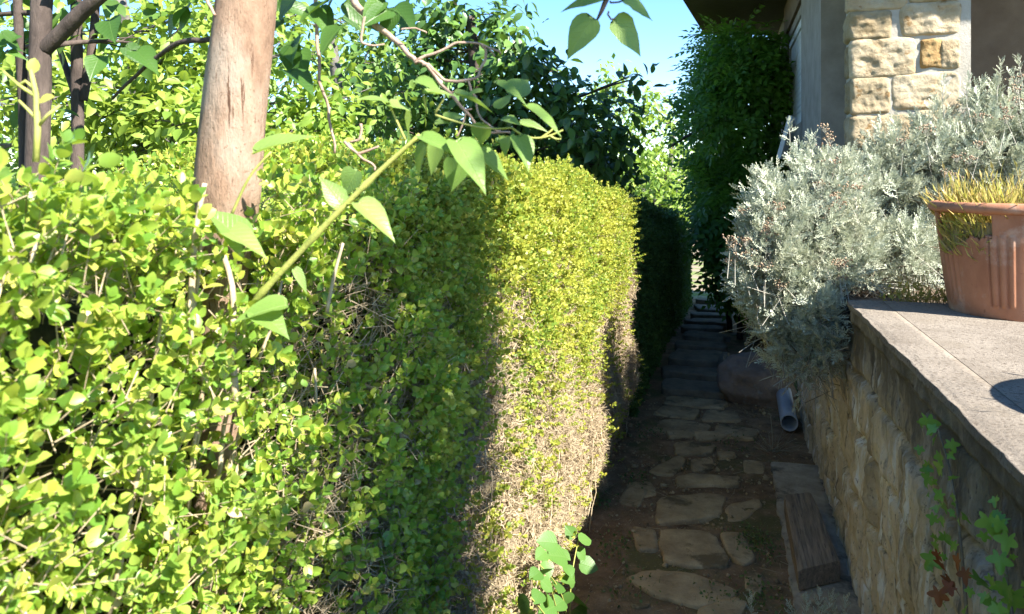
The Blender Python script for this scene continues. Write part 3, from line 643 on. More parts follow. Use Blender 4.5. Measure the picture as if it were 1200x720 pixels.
# pale young shoot standing out of the hedge top
shoot = G(); t = lambda *q: np.array([P(x, y, .62) for x, y in q])
shoot.tube(t((42, 190), (44, 150), (42, 110), (36, 82)), [.0028, .0026, .0022, .0015], 7); shoot.tube(t((45, 148), (56, 135), (70, 124)), [.0018, .0015, .0012], 6)
shoot.tube(t((43, 140), (32, 128), (22, 118)), [.0016, .0013, .0011], 6); shoot.tube(t((40, 112), (22, 100), (4, 84)), [.0018, .0014, .0011], 6); shoot.tube(t((41, 105), (30, 95), (10, 108)), [.0015, .0012, .001], 6)
so = shoot.build('young_shoot', M['stem_green'], hedge)
g = G(); a = t((38, 86))[0]; b = t((40, 68))[0]; g.place(scale_t(OVAL, .013), basis((b-a)[None], np.array((.6, -.6, .3))[None]), a[None]); g.place(scale_t(OVAL, .014), basis(np.array((.7, .1, .3))[None], np.array((.3, -.6, .6))[None]), t((46, 120))); g.build('bud_leaf', M['box_near'], so)

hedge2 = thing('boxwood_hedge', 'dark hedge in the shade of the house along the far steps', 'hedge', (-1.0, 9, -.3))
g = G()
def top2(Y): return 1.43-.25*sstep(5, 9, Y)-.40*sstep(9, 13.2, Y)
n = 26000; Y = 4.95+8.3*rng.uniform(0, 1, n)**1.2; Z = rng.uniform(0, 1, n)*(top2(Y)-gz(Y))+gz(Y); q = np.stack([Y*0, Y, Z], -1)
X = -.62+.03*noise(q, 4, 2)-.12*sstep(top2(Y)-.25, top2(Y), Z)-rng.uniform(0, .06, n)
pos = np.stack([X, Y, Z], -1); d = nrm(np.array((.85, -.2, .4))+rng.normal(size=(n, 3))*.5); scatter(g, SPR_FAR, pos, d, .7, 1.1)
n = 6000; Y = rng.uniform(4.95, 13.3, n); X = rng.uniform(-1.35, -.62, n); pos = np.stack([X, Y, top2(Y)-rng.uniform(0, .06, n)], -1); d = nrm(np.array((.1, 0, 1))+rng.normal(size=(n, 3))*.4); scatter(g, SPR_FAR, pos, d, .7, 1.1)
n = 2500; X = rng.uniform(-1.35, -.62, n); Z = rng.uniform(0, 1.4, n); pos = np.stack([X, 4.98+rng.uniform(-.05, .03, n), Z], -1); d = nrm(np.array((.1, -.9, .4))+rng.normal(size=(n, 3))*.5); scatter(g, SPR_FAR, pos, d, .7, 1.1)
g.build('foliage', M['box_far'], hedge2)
g = G(); Yc = np.linspace(5.05, 13.2, 30)  # plain dark box in place of the shaded inside of this hedge
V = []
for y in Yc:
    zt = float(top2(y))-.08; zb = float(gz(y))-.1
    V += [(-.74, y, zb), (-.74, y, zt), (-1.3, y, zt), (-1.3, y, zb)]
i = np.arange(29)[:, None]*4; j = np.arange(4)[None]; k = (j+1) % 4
g.add(V, [np.stack([i+j, i+4+j, i+4+k, i+k], -1).reshape(-1, 4), np.array([(0, 1, 2, 3), (119, 118, 117, 116)])]); g.build('dark_core', M['core'], hedge2)

# ------------------------------------------------------------------ lilac tree
lil = thing('lilac_tree', 'lilac tree with leaning pale bark trunk rising through the near hedge', 'tree', tuple(P(250, 700, 1.0)*np.array((1, 1, 0))))
tp = [P(236, 1500, .98), P(246, 700, .98), P(252, 560, .98), P(262, 350, .98), P(264, 230, .98), P(270, 160, .985), P(280, 70, .99), P(288, 0, 1.0), P(296, -90, 1.02), P(302, -220, 1.05)]
tw = [.040, .030, .027, .029, .046, .0455, .044, .043, .042, .038]
# resample smoothly
def resample(pts, rad, n):
    pts = np.asarray(pts); s = np.r_[0, np.cumsum(np.linalg.norm(np.diff(pts, axis=0), axis=1))]; u = np.linspace(0, s[-1], n)
    q = np.stack([np.interp(u, s, pts[:, k]) for k in range(3)], -1); r = np.interp(u, s, rad)
    for _ in range(3):
        q[1:-1] = (q[:-2]+2*q[1:-1]+q[2:])/4; r[1:-1] = (r[:-2]+2*r[1:-1]+r[2:])/4
    return q, r
q, r = resample(tp, tw, 260); g = G(); r = r*.94; g.tube(q, r, 56, wob=.055); g.build('trunk', M['bark_lilac'], lil)
def br(parent, pts, rad, name='branch', mat='twig_bare', n=24, sides=7, wob=.06):
    q, r = resample(pts, np.linspace(rad[0], rad[1], len(pts)), n); q[1:-1] += .0028*noise(q[1:-1], 60, 2)[:, None]
    g = G(); g.tube(q, r, sides, wob=wob); return g.build(name, M[mat], parent)
Z4 = lambda pts, F0, F1: [P(360+x/3, y/3, F0+(F1-F0)*k/max(1, len(pts)-1)) for k, (x, y) in enumerate(pts)]
top = q[-1]
Tm = lambda z: q[np.argmin(np.abs(q[:, 2]-z))]
# limb that leaves the trunk above the frame and hangs the bare branch
limb = [Tm(1.97), P(345, -70, 1.0), P(400, -20, .98)]
br(lil, limb+Z4([(200, 50), (290, 130), (385, 222)], .97, .92), (.0075, .003), 'branch', 'twig_bare', 40)
sub = C.objects[-1] if False else None
bare = [([(380, 215), (440, 270), (500, 335), (560, 390), (600, 448), (640, 455), (715, 466)], .0036, .0022), ([(380, 215), (480, 175), (530, 145), (610, 155), (680, 190)], .0028, .0022),
 ([(612, 160), (622, 185), (595, 262), (606, 276), (480, 290), (405, 228)], .0026, .0032), ([(568, 285), (595, 350), (600, 400), (680, 460)], .0022, .002), ([(200, 60), (195, 150), (225, 158), (272, 156)], .0026, .0018),
 ([(560, 392), (545, 440), (525, 480)], .002, .0018), ([(330, 105), (380, 100), (418, 118)], .0018, .0014), ([(500, 340), (560, 385), (578, 383)], .002, .0016), ([(640, 180), (655, 200)], .0018, .0013)]
for pts, a, b in bare: br(lil, Z4(pts, .92, .92), (a*.68, b*.62), 'bare_twig', 'twig_bare', 30)
for pts in ([(130, 498), (180, 540), (212, 570), (237, 600)], [(180, 540), (215, 530), (252, 514)], [(190, 436), (190, 470), (185, 492), (150, 500)]):
    br(lil, Z4(pts, .95, .95), (.002, .0014), 'bare_twig', 'twig_bare', 20)
br(lil, [P(371, -20, 1.05), P(370, 40, 1.05), P(374, 85, 1.05), P(387, 135, 1.05), P(392, 180, 1.05)], (.003, .0018), 'bare_twig', 'twig_bare')
# twigs from the trunk to left
br(lil, [P(250, 46, 1.0), P(210, 48, 1.02), P(180, 70, 1.05), P(155, 92, 1.08), P(132, 116, 1.1)], (.0042, .0022), 'branch', 'bark_dark')
br(lil, [P(243, -30, 1.0), P(246, 0, .97), P(252, 18, .96)], (.003, .002), 'bare_twig', 'twig_bare')
LW = 1.0
def blade(o, co):
    at = o.data.attributes.new('blade', 'FLOAT_VECTOR', 'POINT'); at.data.foreach_set('vector', np.asarray(co, np.float32).ravel()); return o
def leaves(parent, specs, mat, name='leaves', tpl=HEART):
    g = G(); bl = []
    for (bx, by, tx, ty, F, dF, wd, nx_, nz_) in specs:
        a = P(bx, by, F); b = P(tx, ty, F+dF); d = b-a; L = np.linalg.norm(d)
        n = np.array((nx_*CT+.55*ST, nx_*ST-.55*CT, nz_)); Mx = basis(nrm(d)[None], n[None])
        t = tpl[0]*np.array((wd, 1, 1)); t[:, 2] += .05*noise(t+len(bl)*.7, 5, 3)*np.abs(t[:, 0])/.3; t = t*L; g.place((t, tpl[1]), Mx, a[None]); bl.append(tpl[0]*np.array((1, 1, 0)))
    o = g.build(name, M[mat], parent); return blade(o, np.concatenate(bl))
# leaves hanging at the top of the frame
def z6(x, y): return 640+x/2.77, y/2.77
top_sp = []
for (b, t_, wd, nx_, nz_) in [((150, 62), (58, 190), .78, -.2, .2), ((222, 66), (322, 178), .8, .2, .2), ((185, -6), (40, 22), .6, 0, .6), ((248, 2), (358, 56), .75, .1, .5)]:
    top_sp.append((*z6(*b), *z6(*t_), .78, .01, wd, nx_, nz_))
leaves(lil, top_sp, 'lilac_leaf', 'hanging_leaves')
br(lil, [Tm(2.05), P(420, -260, .95), P(600, -170, .85), P(712, -70, .8), P(*z6(210, -10), .78), P(*z6(203, 36), .78), P(*z6(165, 66), .78)], (.009, .0012), 'branch', 'bark_dark', 50)
br(lil, [P(*z6(203, 38), .78), P(*z6(222, 62), .78)], (.0011, .001), 'bare_twig', 'bark_dark', 6)
br(lil, [P(*z6(208, 5), .78), P(*z6(250, 2), .78)], (.0011, .001), 'bare_twig', 'bark_dark', 6)
# leaves with shade in their colour round the trunk top and along the upper frame
rl = np.random.default_rng(11); sp = []
def cluster(cx, cy, rx, ry, n, F0, F1, smin=34, smax=62):
    for _ in range(n):
        x = cx+rl.normal()*rx; y = cy+rl.normal()*ry; s = rl.uniform(smin, smax); an = rl.uniform(.2, 2.9); F = rl.uniform(F0, F1)
        sp.append((x, y, x+s*math.cos(an)*.9, y+s*math.sin(an)*.8, F, rl.uniform(-.04, .04), rl.uniform(.6, .85), rl.uniform(-.6, .6), rl.uniform(.2, 1.1)))
cluster(150, 45, 18, 14, 5, 1.05, 1.15, 26, 42); cluster(345, 40, 22, 22, 9, 1.0, 1.15, 30, 55); cluster(455, 5, 14, 8, 5, .95, 1.0, 35, 52); cluster(215, 15, 20, 10, 3, 1.05, 1.2, 26, 38)
cluster(325, 82, 14, 14, 4, 1.05, 1.2, 30, 46); cluster(10, 30, 10, 16, 4, 1.05, 1.2, 28, 40); cluster(4, 60, 8, 12, 3, 1.05, 1.2, 26, 36); cluster(385, -20, 40, 14, 8, .95, 1.1, 40, 60)
cluster(240, -60, 140, 22, 20, 1.0, 1.3, 40, 60)
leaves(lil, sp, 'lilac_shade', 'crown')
# lilac shoot in front of the hedge
ls = thing('lilac_shoot', 'upright green lilac shoot with heart-shaped leaves in front of the hedge', 'shoot', tuple(P(225, 470, .86)))
q, r = resample([P(228, 520, .88), P(262, 410, .86), P(302, 348, .84), P(380, 265, .82), P(440, 205, .81), P(492, 158, .8)], [.0042, .0040, .0037, .0034, .0030, .0022], 60)
q[1:-1] += .0035*noise(q[1:-1], 9, 3)[:, None]*np.array((.7, .2, .7)); r = r*(1+.35*np.exp(-((np.arange(60) % 11-5)/1.0)**2)); g = G(); g.tube(q, r, 12, wob=.04); g.build('stem', M['stem_green'], ls)
Z7 = lambda x, y: (400+x/4, 60+y/4)
S7 = [((222, 240), (60, 205), .80, -.02, .62, -.2, 1.0), ((222, 245), (332, 268), .8, .0, .95, .3, 1.0), ((372, 400), (560, 470), .79, -.03, .5, .1, .9), ((540, 425), (690, 640), .78, -.04, .55, .2, .6),
 ((350, 140), (485, 185), .80, -.02, .5, 0, 1.0), ((385, 200), (540, 190), .8, .0, .5, .3, 1.1), ((540, 205), (740, 270), .82, .03, .35, .1, 1.), ((720, 148), (885, 235), .8, -.02, .45, .4, .9), ((740, 270), (800, 180), .82, .02, .6, -.3, .6),
 ((865, 262), (1045, 370), .79, -.03, .45, .4, .8), ((840, 340), (980, 365), .82, .0, .5, .2, .8), ((830, 400), (890, 550), .8, -.02, .75, .3, .3), ((775, 400), (760, 500), .82, 0, .7, -.3, .3), ((660, 340), (650, 450), .83, .02, .8, 0, .3),
 ((650, 480), (810, 600), .82, .02, .55, .2, .5), ((400, 440), (335, 600), .83, .02, .5, -.4, .3), ((450, 420), (420, 590), .82, .0, .5, .1, .3), ((520, 500), (510, 660), .82, .0, .5, -.1, .3), ((590, 500), (520, 670), .81, .0, .4, .4, .4), ((330, 300), (295, 420), .84, .03, .8, -.2, .4),
 ((490, 320), (590, 290), .82, .02, .6, .2, .7), ((800, 210), (890, 110), .84, .04, .6, .2, .4), ((750, 320), (840, 330), .8, -.02, .8, .2, .8), ((660, 190), (560, 210), .83, 0, .5, 0, .8), ((440, 340), (520, 330), .82, 0, .6, 0, .8)]
sp2 = [(*Z7(*a), *Z7(*b), F, dF, wd, nx_, nz_) for a, b, F, dF, wd, nx_, nz_ in S7]
sp2 += [(420, 238, 466, 278, .8, -.02, .55, .2, .8), (285, 285, 246, 243, .80, -.03, .85, -.3, .7), (262, 268, 315, 296, .79, -.02, .55, .3, 1.), (335, 358, 268, 372, .8, -.02, .6, .0, 1.1), (300, 362, 340, 392, .8, -.02, .7, .2, .9), (345, 315, 362, 345, .82, 0, .4, .3, .4), (400, 240, 375, 205, .83, 0, .7, 0, .5), (418, 200, 400, 232, .83, 0, .9, 0, .4), (300, 180, 370, 150, .84, 0, .45, .1, 1.)]
leaves(ls, sp2, 'lilac_leaf', 'leaves')
def stalk(pts, r, parent=ls, mat='stem_green', name='leaf_stalk'):
    q, rr = resample(pts, np.linspace(r, r*.7, len(pts)), 10); g = G(); g.tube(q, rr, 6); return g.build(name, M[mat], parent)
for a, b in [((300, 418), (222, 244)), ((320, 430), (375, 410)), ((440, 290), (490, 210)), ((400, 290), (385, 200))]: stalk([P(*Z7(*a), .81), P(*Z7(*b), .8)], .0014)
stalk([P(405, 240, .815), P(422, 238, .8)], .0013)
for pts in ([(800, 360), (860, 410), (930, 412), (980, 400), (1040, 370)], [(930, 412), (990, 370), (1000, 350)], [(980, 400), (1010, 415), (1030, 412)], [(440, 300), (560, 340), (700, 370), (800, 360)]):
    stalk([P(*Z7(*q_), .805) for q_ in pts], .0013, name='flower_stalk')
stalk([P(270, 255, .84), P(292, 205, .83), P(318, 178, .83)], .0018); stalk([P(222, 420, .8), P(224, 330, .8), P(232, 240, .82), P(240, 215, .82)], .004, mat='twig_tan', name='dry_stem')
stalk([P(383, 366, .86), P(392, 320, .86), P(402, 285, .86)], .0024, mat='twig_tan', name='dry_stem'); stalk([P(276, 470, .84), P(272, 420, .84), P(275, 330, .86), P(262, 300, .86)], .0045, mat='twig_tan', name='dry_stem')

# ------------------------------------------------------------------ trees
def tree(name, label, base, trunk, clumps, tpl, ls_, leafm, barkm, per=5, droop=.3, group=None, twigs=5, tr=(.08, .04), spread=.07, stems=None):
    tr_o = thing(name, label, 'tree', tuple(base), group)
    q, r = resample(trunk, np.linspace(tr[0], tr[1], len(trunk)), 30); g = G(); g.tube(q, r, 12, wob=.08)
    g.build('trunk', M[barkm], tr_o)
    for (pts, a, b) in (stems or []):
        qq, rr = resample(pts, np.linspace(a, b, len(pts)), 24); s = G(); s.tube(qq, rr, 10, wob=.08); s.build('stem', M[barkm], tr_o)
    bg_, lf = G(), G()
    for (c, rad, n) in clumps:
        c = np.asarray(c); rad = np.broadcast_to(np.asarray(rad, float), (3,))
        k = np.argmin(np.linalg.norm(q-c, axis=1)+np.maximum(0, q[:, 2]-c[2])*2); a = q[k]
        t = np.linspace(0, 1, 8)[:, None]; pth = a*(1-t)+c*t+np.array((0, 0, 1))*(.15*np.linalg.norm(c-a))*t*(1-t); pth += .05*noise(pth, 2, k % 7)[:, None]*t
        r0_ = min(r[k]*.5, .006+.009*np.linalg.norm(c-a)); bg_.tube(pth, np.linspace(r0_, r0_*.35, 8), 7)
        ncl = max(3, n//per); dd = rand_dirs(ncl)*rng.uniform(0, 1, ncl)[:, None]**.42*rad; cp = c+dd
        for m in range(min(twigs*2, ncl)):
            t = np.linspace(0, 1, 5)[:, None]; st = pth[rng.integers(4, 8)]; p_ = st*(1-t)+cp[m]*t; p_ += .03*noise(p_, 5, m % 7)[:, None]*t
            bg_.tube(p_, np.linspace(r0_*.3, r0_*.12, 5), 5, cap=False)
        pos = np.repeat(cp, per, 0)+rng.normal(size=(ncl*per, 3))*spread*.6
        d = nrm(nrm(dd/np.maximum(rad, .01)+1e-6).repeat(per, 0)*.5+rand_dirs(len(pos))*.9+np.array((0, 0, -droop)))
        up = np.array((.25, -.2, 1.0))+rand_dirs(len(pos))*.7
        Mx = basis(d, up)*(ls_*rng.uniform(.65, 1.15, len(pos)))[:, None, None]; lf.place(tpl, Mx, pos)
    bg_.build('branches', M[barkm], tr_o); lf.build('crown', M[leafm], tr_o); return tr_o
def blob(x, y, F, r, n, ry=None, rz=1.): rr = r/FP*F; return (P(x, y, F), (rr, rr*1.1, (ry or r)/FP*F), n)
# dark small tree at left with several stems behind the hedge
tree('small_tree', 'dark multi-stemmed small tree close behind the hedge at left', P(45, 700, 1.75)*np.array((1, 1, 0)),
     [P(38, 900, 1.75), P(42, 250, 1.75), P(47, 90, 1.75), P(48, 40, 1.75), P(52, -60, 1.75), P(60, -250, 1.8)],
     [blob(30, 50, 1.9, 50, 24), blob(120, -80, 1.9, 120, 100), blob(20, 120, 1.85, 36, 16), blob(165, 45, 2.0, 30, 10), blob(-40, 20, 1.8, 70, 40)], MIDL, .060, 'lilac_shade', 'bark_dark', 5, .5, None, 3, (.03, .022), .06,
     [([P(50, 60, 1.75), P(80, 30, 1.73), P(118, -6, 1.7), P(180, -60, 1.7)], .021, .014), ([P(30, 250, 1.8), P(28, 120, 1.78), P(22, 40, 1.76), P(18, -60, 1.75)], .014, .009), ([P(90, 260, 2.0), P(91, 150, 2.0), P(90, 60, 2.0), P(88, -40, 2.0)], .018, .014), ([P(97, 118, 2.0), P(106, 70, 2.0), P(112, 20, 2.0), P(112, -40, 2.0)], .012, .010), ([P(88, 110, 2.0), P(74, 70, 2.05), P(60, 30, 2.1)], .010, .006)])
# bright apple tree behind the hedge
cl = []
ra = np.random.default_rng(17)
for _ in range(34):
    x = ra.uniform(-60, 430); y = ra.uniform(20, 260)*(1 if x < 330 else 1)
    if x > 340 and y < 130: continue
    cl.append(blob(x, y, ra.uniform(2.7, 3.8), ra.uniform(45, 70), int(ra.uniform(130, 190)), ra.uniform(35, 60)))
cl += [blob(30, 60, 3.6, 60, 220), blob(170, 40, 3.5, 60, 190), blob(210, 90, 3.3, 50, 190), blob(100, 110, 3.3, 60, 220), blob(345, 110, 3.4, 34, 110), blob(375, 150, 3.3, 40, 160), blob(400, 205, 3.2, 40, 170), blob(60, 120, 3.2, 60, 240), blob(110, 60, 3.4, 60, 170), blob(170, 160, 3.0, 60, 240), blob(350, 150, 3.3, 45, 200), blob(380, 190, 3.2, 45, 200), blob(335, 190, 3.0, 45, 200), blob(250, 160, 3.1, 60, 200), blob(120, 150, 3.2, 60, 220), blob(200, 110, 3.4, 60, 220), blob(230, 40, 3.6, 50, 140), blob(400, 170, 3.4, 50, 160), blob(360, 240, 3.0, 60, 240), blob(420, 240, 3.2, 45, 170), blob(300, 250, 2.8, 60, 220), blob(410, 110, 3.6, 34, 80)]
tree('apple_tree', 'bright yellow-green leafy apple tree filling the space behind the near hedge', P(200, 700, 3.4)*np.array((1, 1, 0)),
     [P(200, 900, 3.4)*np.array((1, 1, 0)), P(205, 380, 3.4), P(190, 200, 3.4), P(160, 100, 3.5), P(140, 0, 3.5)], cl, MIDL, .060, 'apple_leaf', 'bark_grey', 7, .15, None, 3, (.06, .03), .08)
# dark glossy tree
dk = [(420, 80, 45, 200), (500, 120, 60, 300), (560, 60, 55, 260), (620, 110, 50, 260), (675, 190, 50, 280), (520, 70, 80, 420), (590, 120, 70, 380), (455, 110, 60, 260), (450, 165, 55, 240), (540, 170, 75, 380), (610, 60, 42, 150), (585, 20, 34, 110), (530, 15, 45, 150), (640, 170, 60, 320), (690, 165, 45, 240), (660, 118, 34, 150), (712, 130, 30, 110), (652, 85, 18, 40), (735, 150, 18, 40), (720, 195, 32, 120), (480, 60, 45, 160), (570, 205, 60, 240), (430, 205, 50, 160), (745, 92, 12, 14)]
tree('loquat_tree', 'dark green glossy-leaved tree standing behind the clipped hedge', P(600, 420, 7.)*np.array((1, 1, 0)),
     [P(600, 420, 7.)*np.array((1, 1, 0)), P(598, 300, 7), P(590, 180, 7), P(560, 100, 7.1), P(550, 20, 7.1)],
     [blob(x, y, 7.+ra.uniform(-.6, .6), r_, int(n*1.25), r_*.85) for x, y, r_, n in dk], MIDL, .125, 'dark_leaf', 'bark_dark', 6, .55, None, 4, (.12, .05), .12)
pr = [(360, 60, 40, 170), (400, 30, 35, 110), (345, 130, 45, 240), (395, 150, 45, 260), (440, 70, 40, 190), (430, 140, 45, 240), (340, 200, 50, 260), (400, 210, 50, 260), (470, 200, 45, 200), (480, 110, 40, 170), (330, 20, 30, 80)]
tree('pear_tree', 'mid-green tree between the lilac trunk and the dark glossy tree', P(400, 440, 5.2)*np.array((1, 1, 0)),
     [P(400, 477, 5.2), P(402, 300, 5.2), P(400, 180, 5.2), P(395, 90, 5.2), P(385, 20, 5.2)], [blob(x, y, 5.2+ra.uniform(-.5, .5), r_, int(n*1.1), r_*.9) for x, y, r_, n in pr], MIDL, .075, 'mid_leaf', 'bark_grey', 6, .35, None, 3, (.07, .03), .08)
# pale feathery tree, farther
pl_ = [(735, 130, 40, 300), (760, 170, 45, 360), (720, 95, 22, 110), (785, 210, 40, 300), (745, 215, 45, 320), (770, 130, 25, 130), (800, 240, 30, 200), (715, 210, 35, 200), (790, 165, 20, 80), (700, 110, 20, 60), (765, 115, 12, 40)]
tree('walnut_tree', 'pale green airy tree in sunlight beyond the dark shaded hedge', P(770, 380, 15.)*np.array((1, 1, 0)),
     [P(752, 330, 15.), P(756, 265, 15), P(770, 230, 15), P(785, 200, 15), P(790, 150, 15)],
     [blob(x, y, 15+ra.uniform(-1, 1), r_, int(n*1.1), r_) for x, y, r_, n in pl_], LOW, .16, 'pale_leaf', 'bark_grey', 6, .3, None, 3, (.09, .04), .2)
far = [('broad mid-green tree far behind the apple tree leaves at left', 90, 12., 130, 'mid_leaf', 1500), ('round green tree showing between lilac trunk and dark tree', 380, 11., 120, 'apple_leaf', 1500), ('low light green tree glimpsed under the dark tree crown', 600, 17., 110, 'pale_leaf', 1300)]
for lab, x, F, rp, mt, n in far:
    yb = HZ+FP*1.9/F
    tree('garden_tree', lab, P(x, yb, F)*np.array((1, 1, 0)), [P(x, yb+5, F), P(x, 260, F), P(x+5, 200, F), P(x, 160, F)],
         [blob(x+ra.uniform(-1, 1)*rp, 205+ra.uniform(-.5, .35)*rp*.9, F+ra.uniform(-1, 1), rp*.45, n//9) for _ in range(12)], LOW, .014*F, mt, 'bark_grey', 6, .3, 'garden trees behind the hedge', 2, (.12, .05), .2)
tree('garden_tree', 'small sunlit tree beyond the end of the steps', P(845, 300, 26)*np.array((1, 1, 0)), [P(845, 300, 26), P(845, 240, 26), P(848, 190, 26)], [blob(845+a_, 200+b_, 26, 26, 160) for a_, b_ in ((-20, 0), (15, -15), (0, 25), (30, 15), (-25, 35))], LOW, .3, 'pale_leaf', 'bark_grey', 6, .3, 'garden trees behind the hedge', 2, (.15, .05), .25)

for x, F, rp, lab in ((700, 24., 70, 'low bushy tree far behind the clipped hedge, left of the airy pale tree'), (790, 28., 80, 'low bushy tree far behind the dark hedge, right of the airy pale tree'), (480, 22., 90, 'low bushy tree far off below the dark glossy crown'), (280, 20, 110, 'bushy tree far off beside the lilac trunk')):
    yb = HZ+FP*2.1/F
    tree('garden_tree', lab, P(x, yb, F)*np.array((1, 1, 0)), [P(x, yb+4, F), P(x, 240, F), P(x, 205, F)], [blob(x+ra.uniform(-1, 1)*rp, 215+ra.uniform(-.45, .5)*rp*.6, F+ra.uniform(-1, 1), rp*.45, 220, rp*.3) for _ in range(12)], LOW, .011*F, 'mid_leaf', 'bark_grey', 6, .3, 'garden trees behind the hedge', 2, (.15, .06), .25)
# off-frame: small tree on the terrace beside the photographer, whose shade falls on the hedge
bt = np.array((1.95, .18, TZ))
tree('olive_tree', 'small dense tree on the terrace just outside the photo, shading the hedge', bt, [bt, bt+(0, 0, .8), bt+(-.05, 0, 1.5), bt+(-.05, .05, 2.0)],
     [((1.75, .20, 3.05), (.42, .46, .42), 1700), ((1.85, .25, 3.48), (.42, .42, .42), 1700), ((1.7, .24, 2.75), (.30, .42, .28), 900), ((1.85, .36, 3.88), (.40, .30, .30), 1000)], LOW, .065, 'mid_leaf', 'bark_grey', 7, .2, None, 3, (.04, .025), .06)

# ------------------------------------------------------------------ climber on the eave
cb = thing('wisteria_climber', 'green climber hanging from the dark eave beside the house', 'climber', (.35, 9.3, -.3))
PIN = []
for _ in range(4):
    out = []; L = .24
    for i in range(5):
        for sgn in (-1, 1):
            d = nrm(np.array((sgn*.9, .55, -.25+r0.uniform(-.2, .2)))); out.append(xf(scale_t(LOW, r0.uniform(.058, .075)), basis(d, np.array((0, .2, 1))+r0.normal(size=3)*.2), (0, .05+i*.042, -.10*(.2*i)**2)))
    out.append(xf(scale_t(LOW, .07), basis((0, 1, -.3), (0, 0, 1)), (0, .25, -.1))); PIN.append(merge(out))
n = 4600; py = rng.uniform(36, 345, n)
lx = np.interp(py, [30, 60, 95, 130, 150, 165, 240, 300, 350], [832, 832, 818, 792, 802, 816, 816, 838, 860]); px = lx+(928-lx)*rng.uniform(0, 1, n)**.9
lx = lx+8*np.sin(py*.11)*np.sin(py*.043+1); px = lx+(928-lx)*rng.uniform(-.05, 1, n)**1.0 if False else lx+(928-lx)*rng.uniform(0, 1, n)**.95-(rng.uniform(0, 1, n) < .08)*rng.uniform(0, 16, n)
F = 8.9+rng.uniform(-.8, .8, n)-.5*np.sin((px-lx)/(928-lx)*3.1); pos = np.array([P(a, b, c) for a, b, c in zip(px, py, F)])
nz_ = noise(pos, 2.3, 3); keep = (nz_ > -.34) & ((noise(pos, 5, 1) > -.42)); pos = pos[keep]; pos = pos[pos[:, 2] < RZ-.02]; n = len(pos)
pos[:, 0] = np.minimum(pos[:, 0], HX-.03)
d = nrm(np.array((-.35, -.4, -.35))+rng.normal(size=(n, 3))*.65); up = np.array((-.2, -.5, 1.))+rand_dirs(n)*.5
Mx = basis(d, up)*rng.uniform(.9, 1.5, n)[:, None, None]; g = G(); idx = rng.integers(0, 4, n)
for i in range(4): g.place(PIN[i], Mx[idx == i], pos[idx == i])
g.build('foliage', M['wisteria'], cb)
g = G()
for k in range(7):
    a = np.array((.25+rng.uniform(-.25, .3), 9.1+rng.uniform(-.3, .4), -.4)); b = P(rng.uniform(825, 915), 45, 9.1); t = np.linspace(0, 1, 16)[:, None]
    p = a*(1-t)+b*t; p += .07*noise(p, 2.5, k)[:, None]; g.tube(p, np.linspace(.035, .015, 16), 8)
p = np.array([P(840, 145, 9), P(820, 152, 9), P(800, 163, 9), P(786, 172, 9)]); g.tube(p, [.03, .025, .02, .012], 7); g.build('stem', M['bark_dark'], cb)

# ------------------------------------------------------------------ silver bushes on the wall end
def silver_leaf(r):
    L = .046; out = [(np.array([(-.0016, 0, 0), (.0016, 0, 0), (.001, L, -.004), (-.001, L, -.004)]), [np.array([(0, 1, 2, 3)])])]
    for i, t in enumerate((.35, .55, .75)):
        for sg in (-1, 1):
            l = .013*(1.1-.35*t)*r.uniform(.8, 1.2); b = np.array((0, t*L, -.001)); d = np.array((sg*.72, .68, .25)); s = np.array((-.68*sg, .72, 0))
            out.append((np.array([b-s*.0014, b+s*.0014, b+d*l+s*.0022, b+d*l-s*.0022]), [np.array([(0, 1, 2, 3)])]))
    out.append((np.array([(-.0014, L*.9, -.003), (.0014, L*.9, -.003), (.0034, L*1.15, 0), (-.0034, L*1.15, 0)]), [np.array([(0, 1, 2, 3)])]))
    return merge(out)
SLEAF = [silver_leaf(r0) for _ in range(4)]
def silver_shoot(r, nl=13, L=.13):
    out = []
    for i in range(nl):
        t = .25+.75*i/(nl-1); a = i*2.4; el = 1.25-.85*t+r.uniform(-.2, .2)
        d = np.array((math.sin(el)*math.cos(a), math.cos(el), math.sin(el)*math.sin(a))); up = np.array((-math.cos(el)*math.cos(a), math.sin(el), -math.cos(el)*math.sin(a)))
        out.append(xf(scale_t(SLEAF[i % 4], r.uniform(.7, 1.15)), basis(d, up+r.normal(size=3)*.2), (0, t*L, 0)))
    return merge(out)
SSH = [silver_shoot(r0) for _ in range(6)]
OCT = (np.array([(1, 0, 0), (-1, 0, 0), (0, 1, 0), (0, -1, 0), (0, 0, 1), (0, 0, -1)], float), [np.array([(0, 2, 4), (2, 1, 4), (1, 3, 4), (3, 0, 4), (2, 0, 5), (1, 2, 5), (3, 1, 5), (0, 3, 5)])])
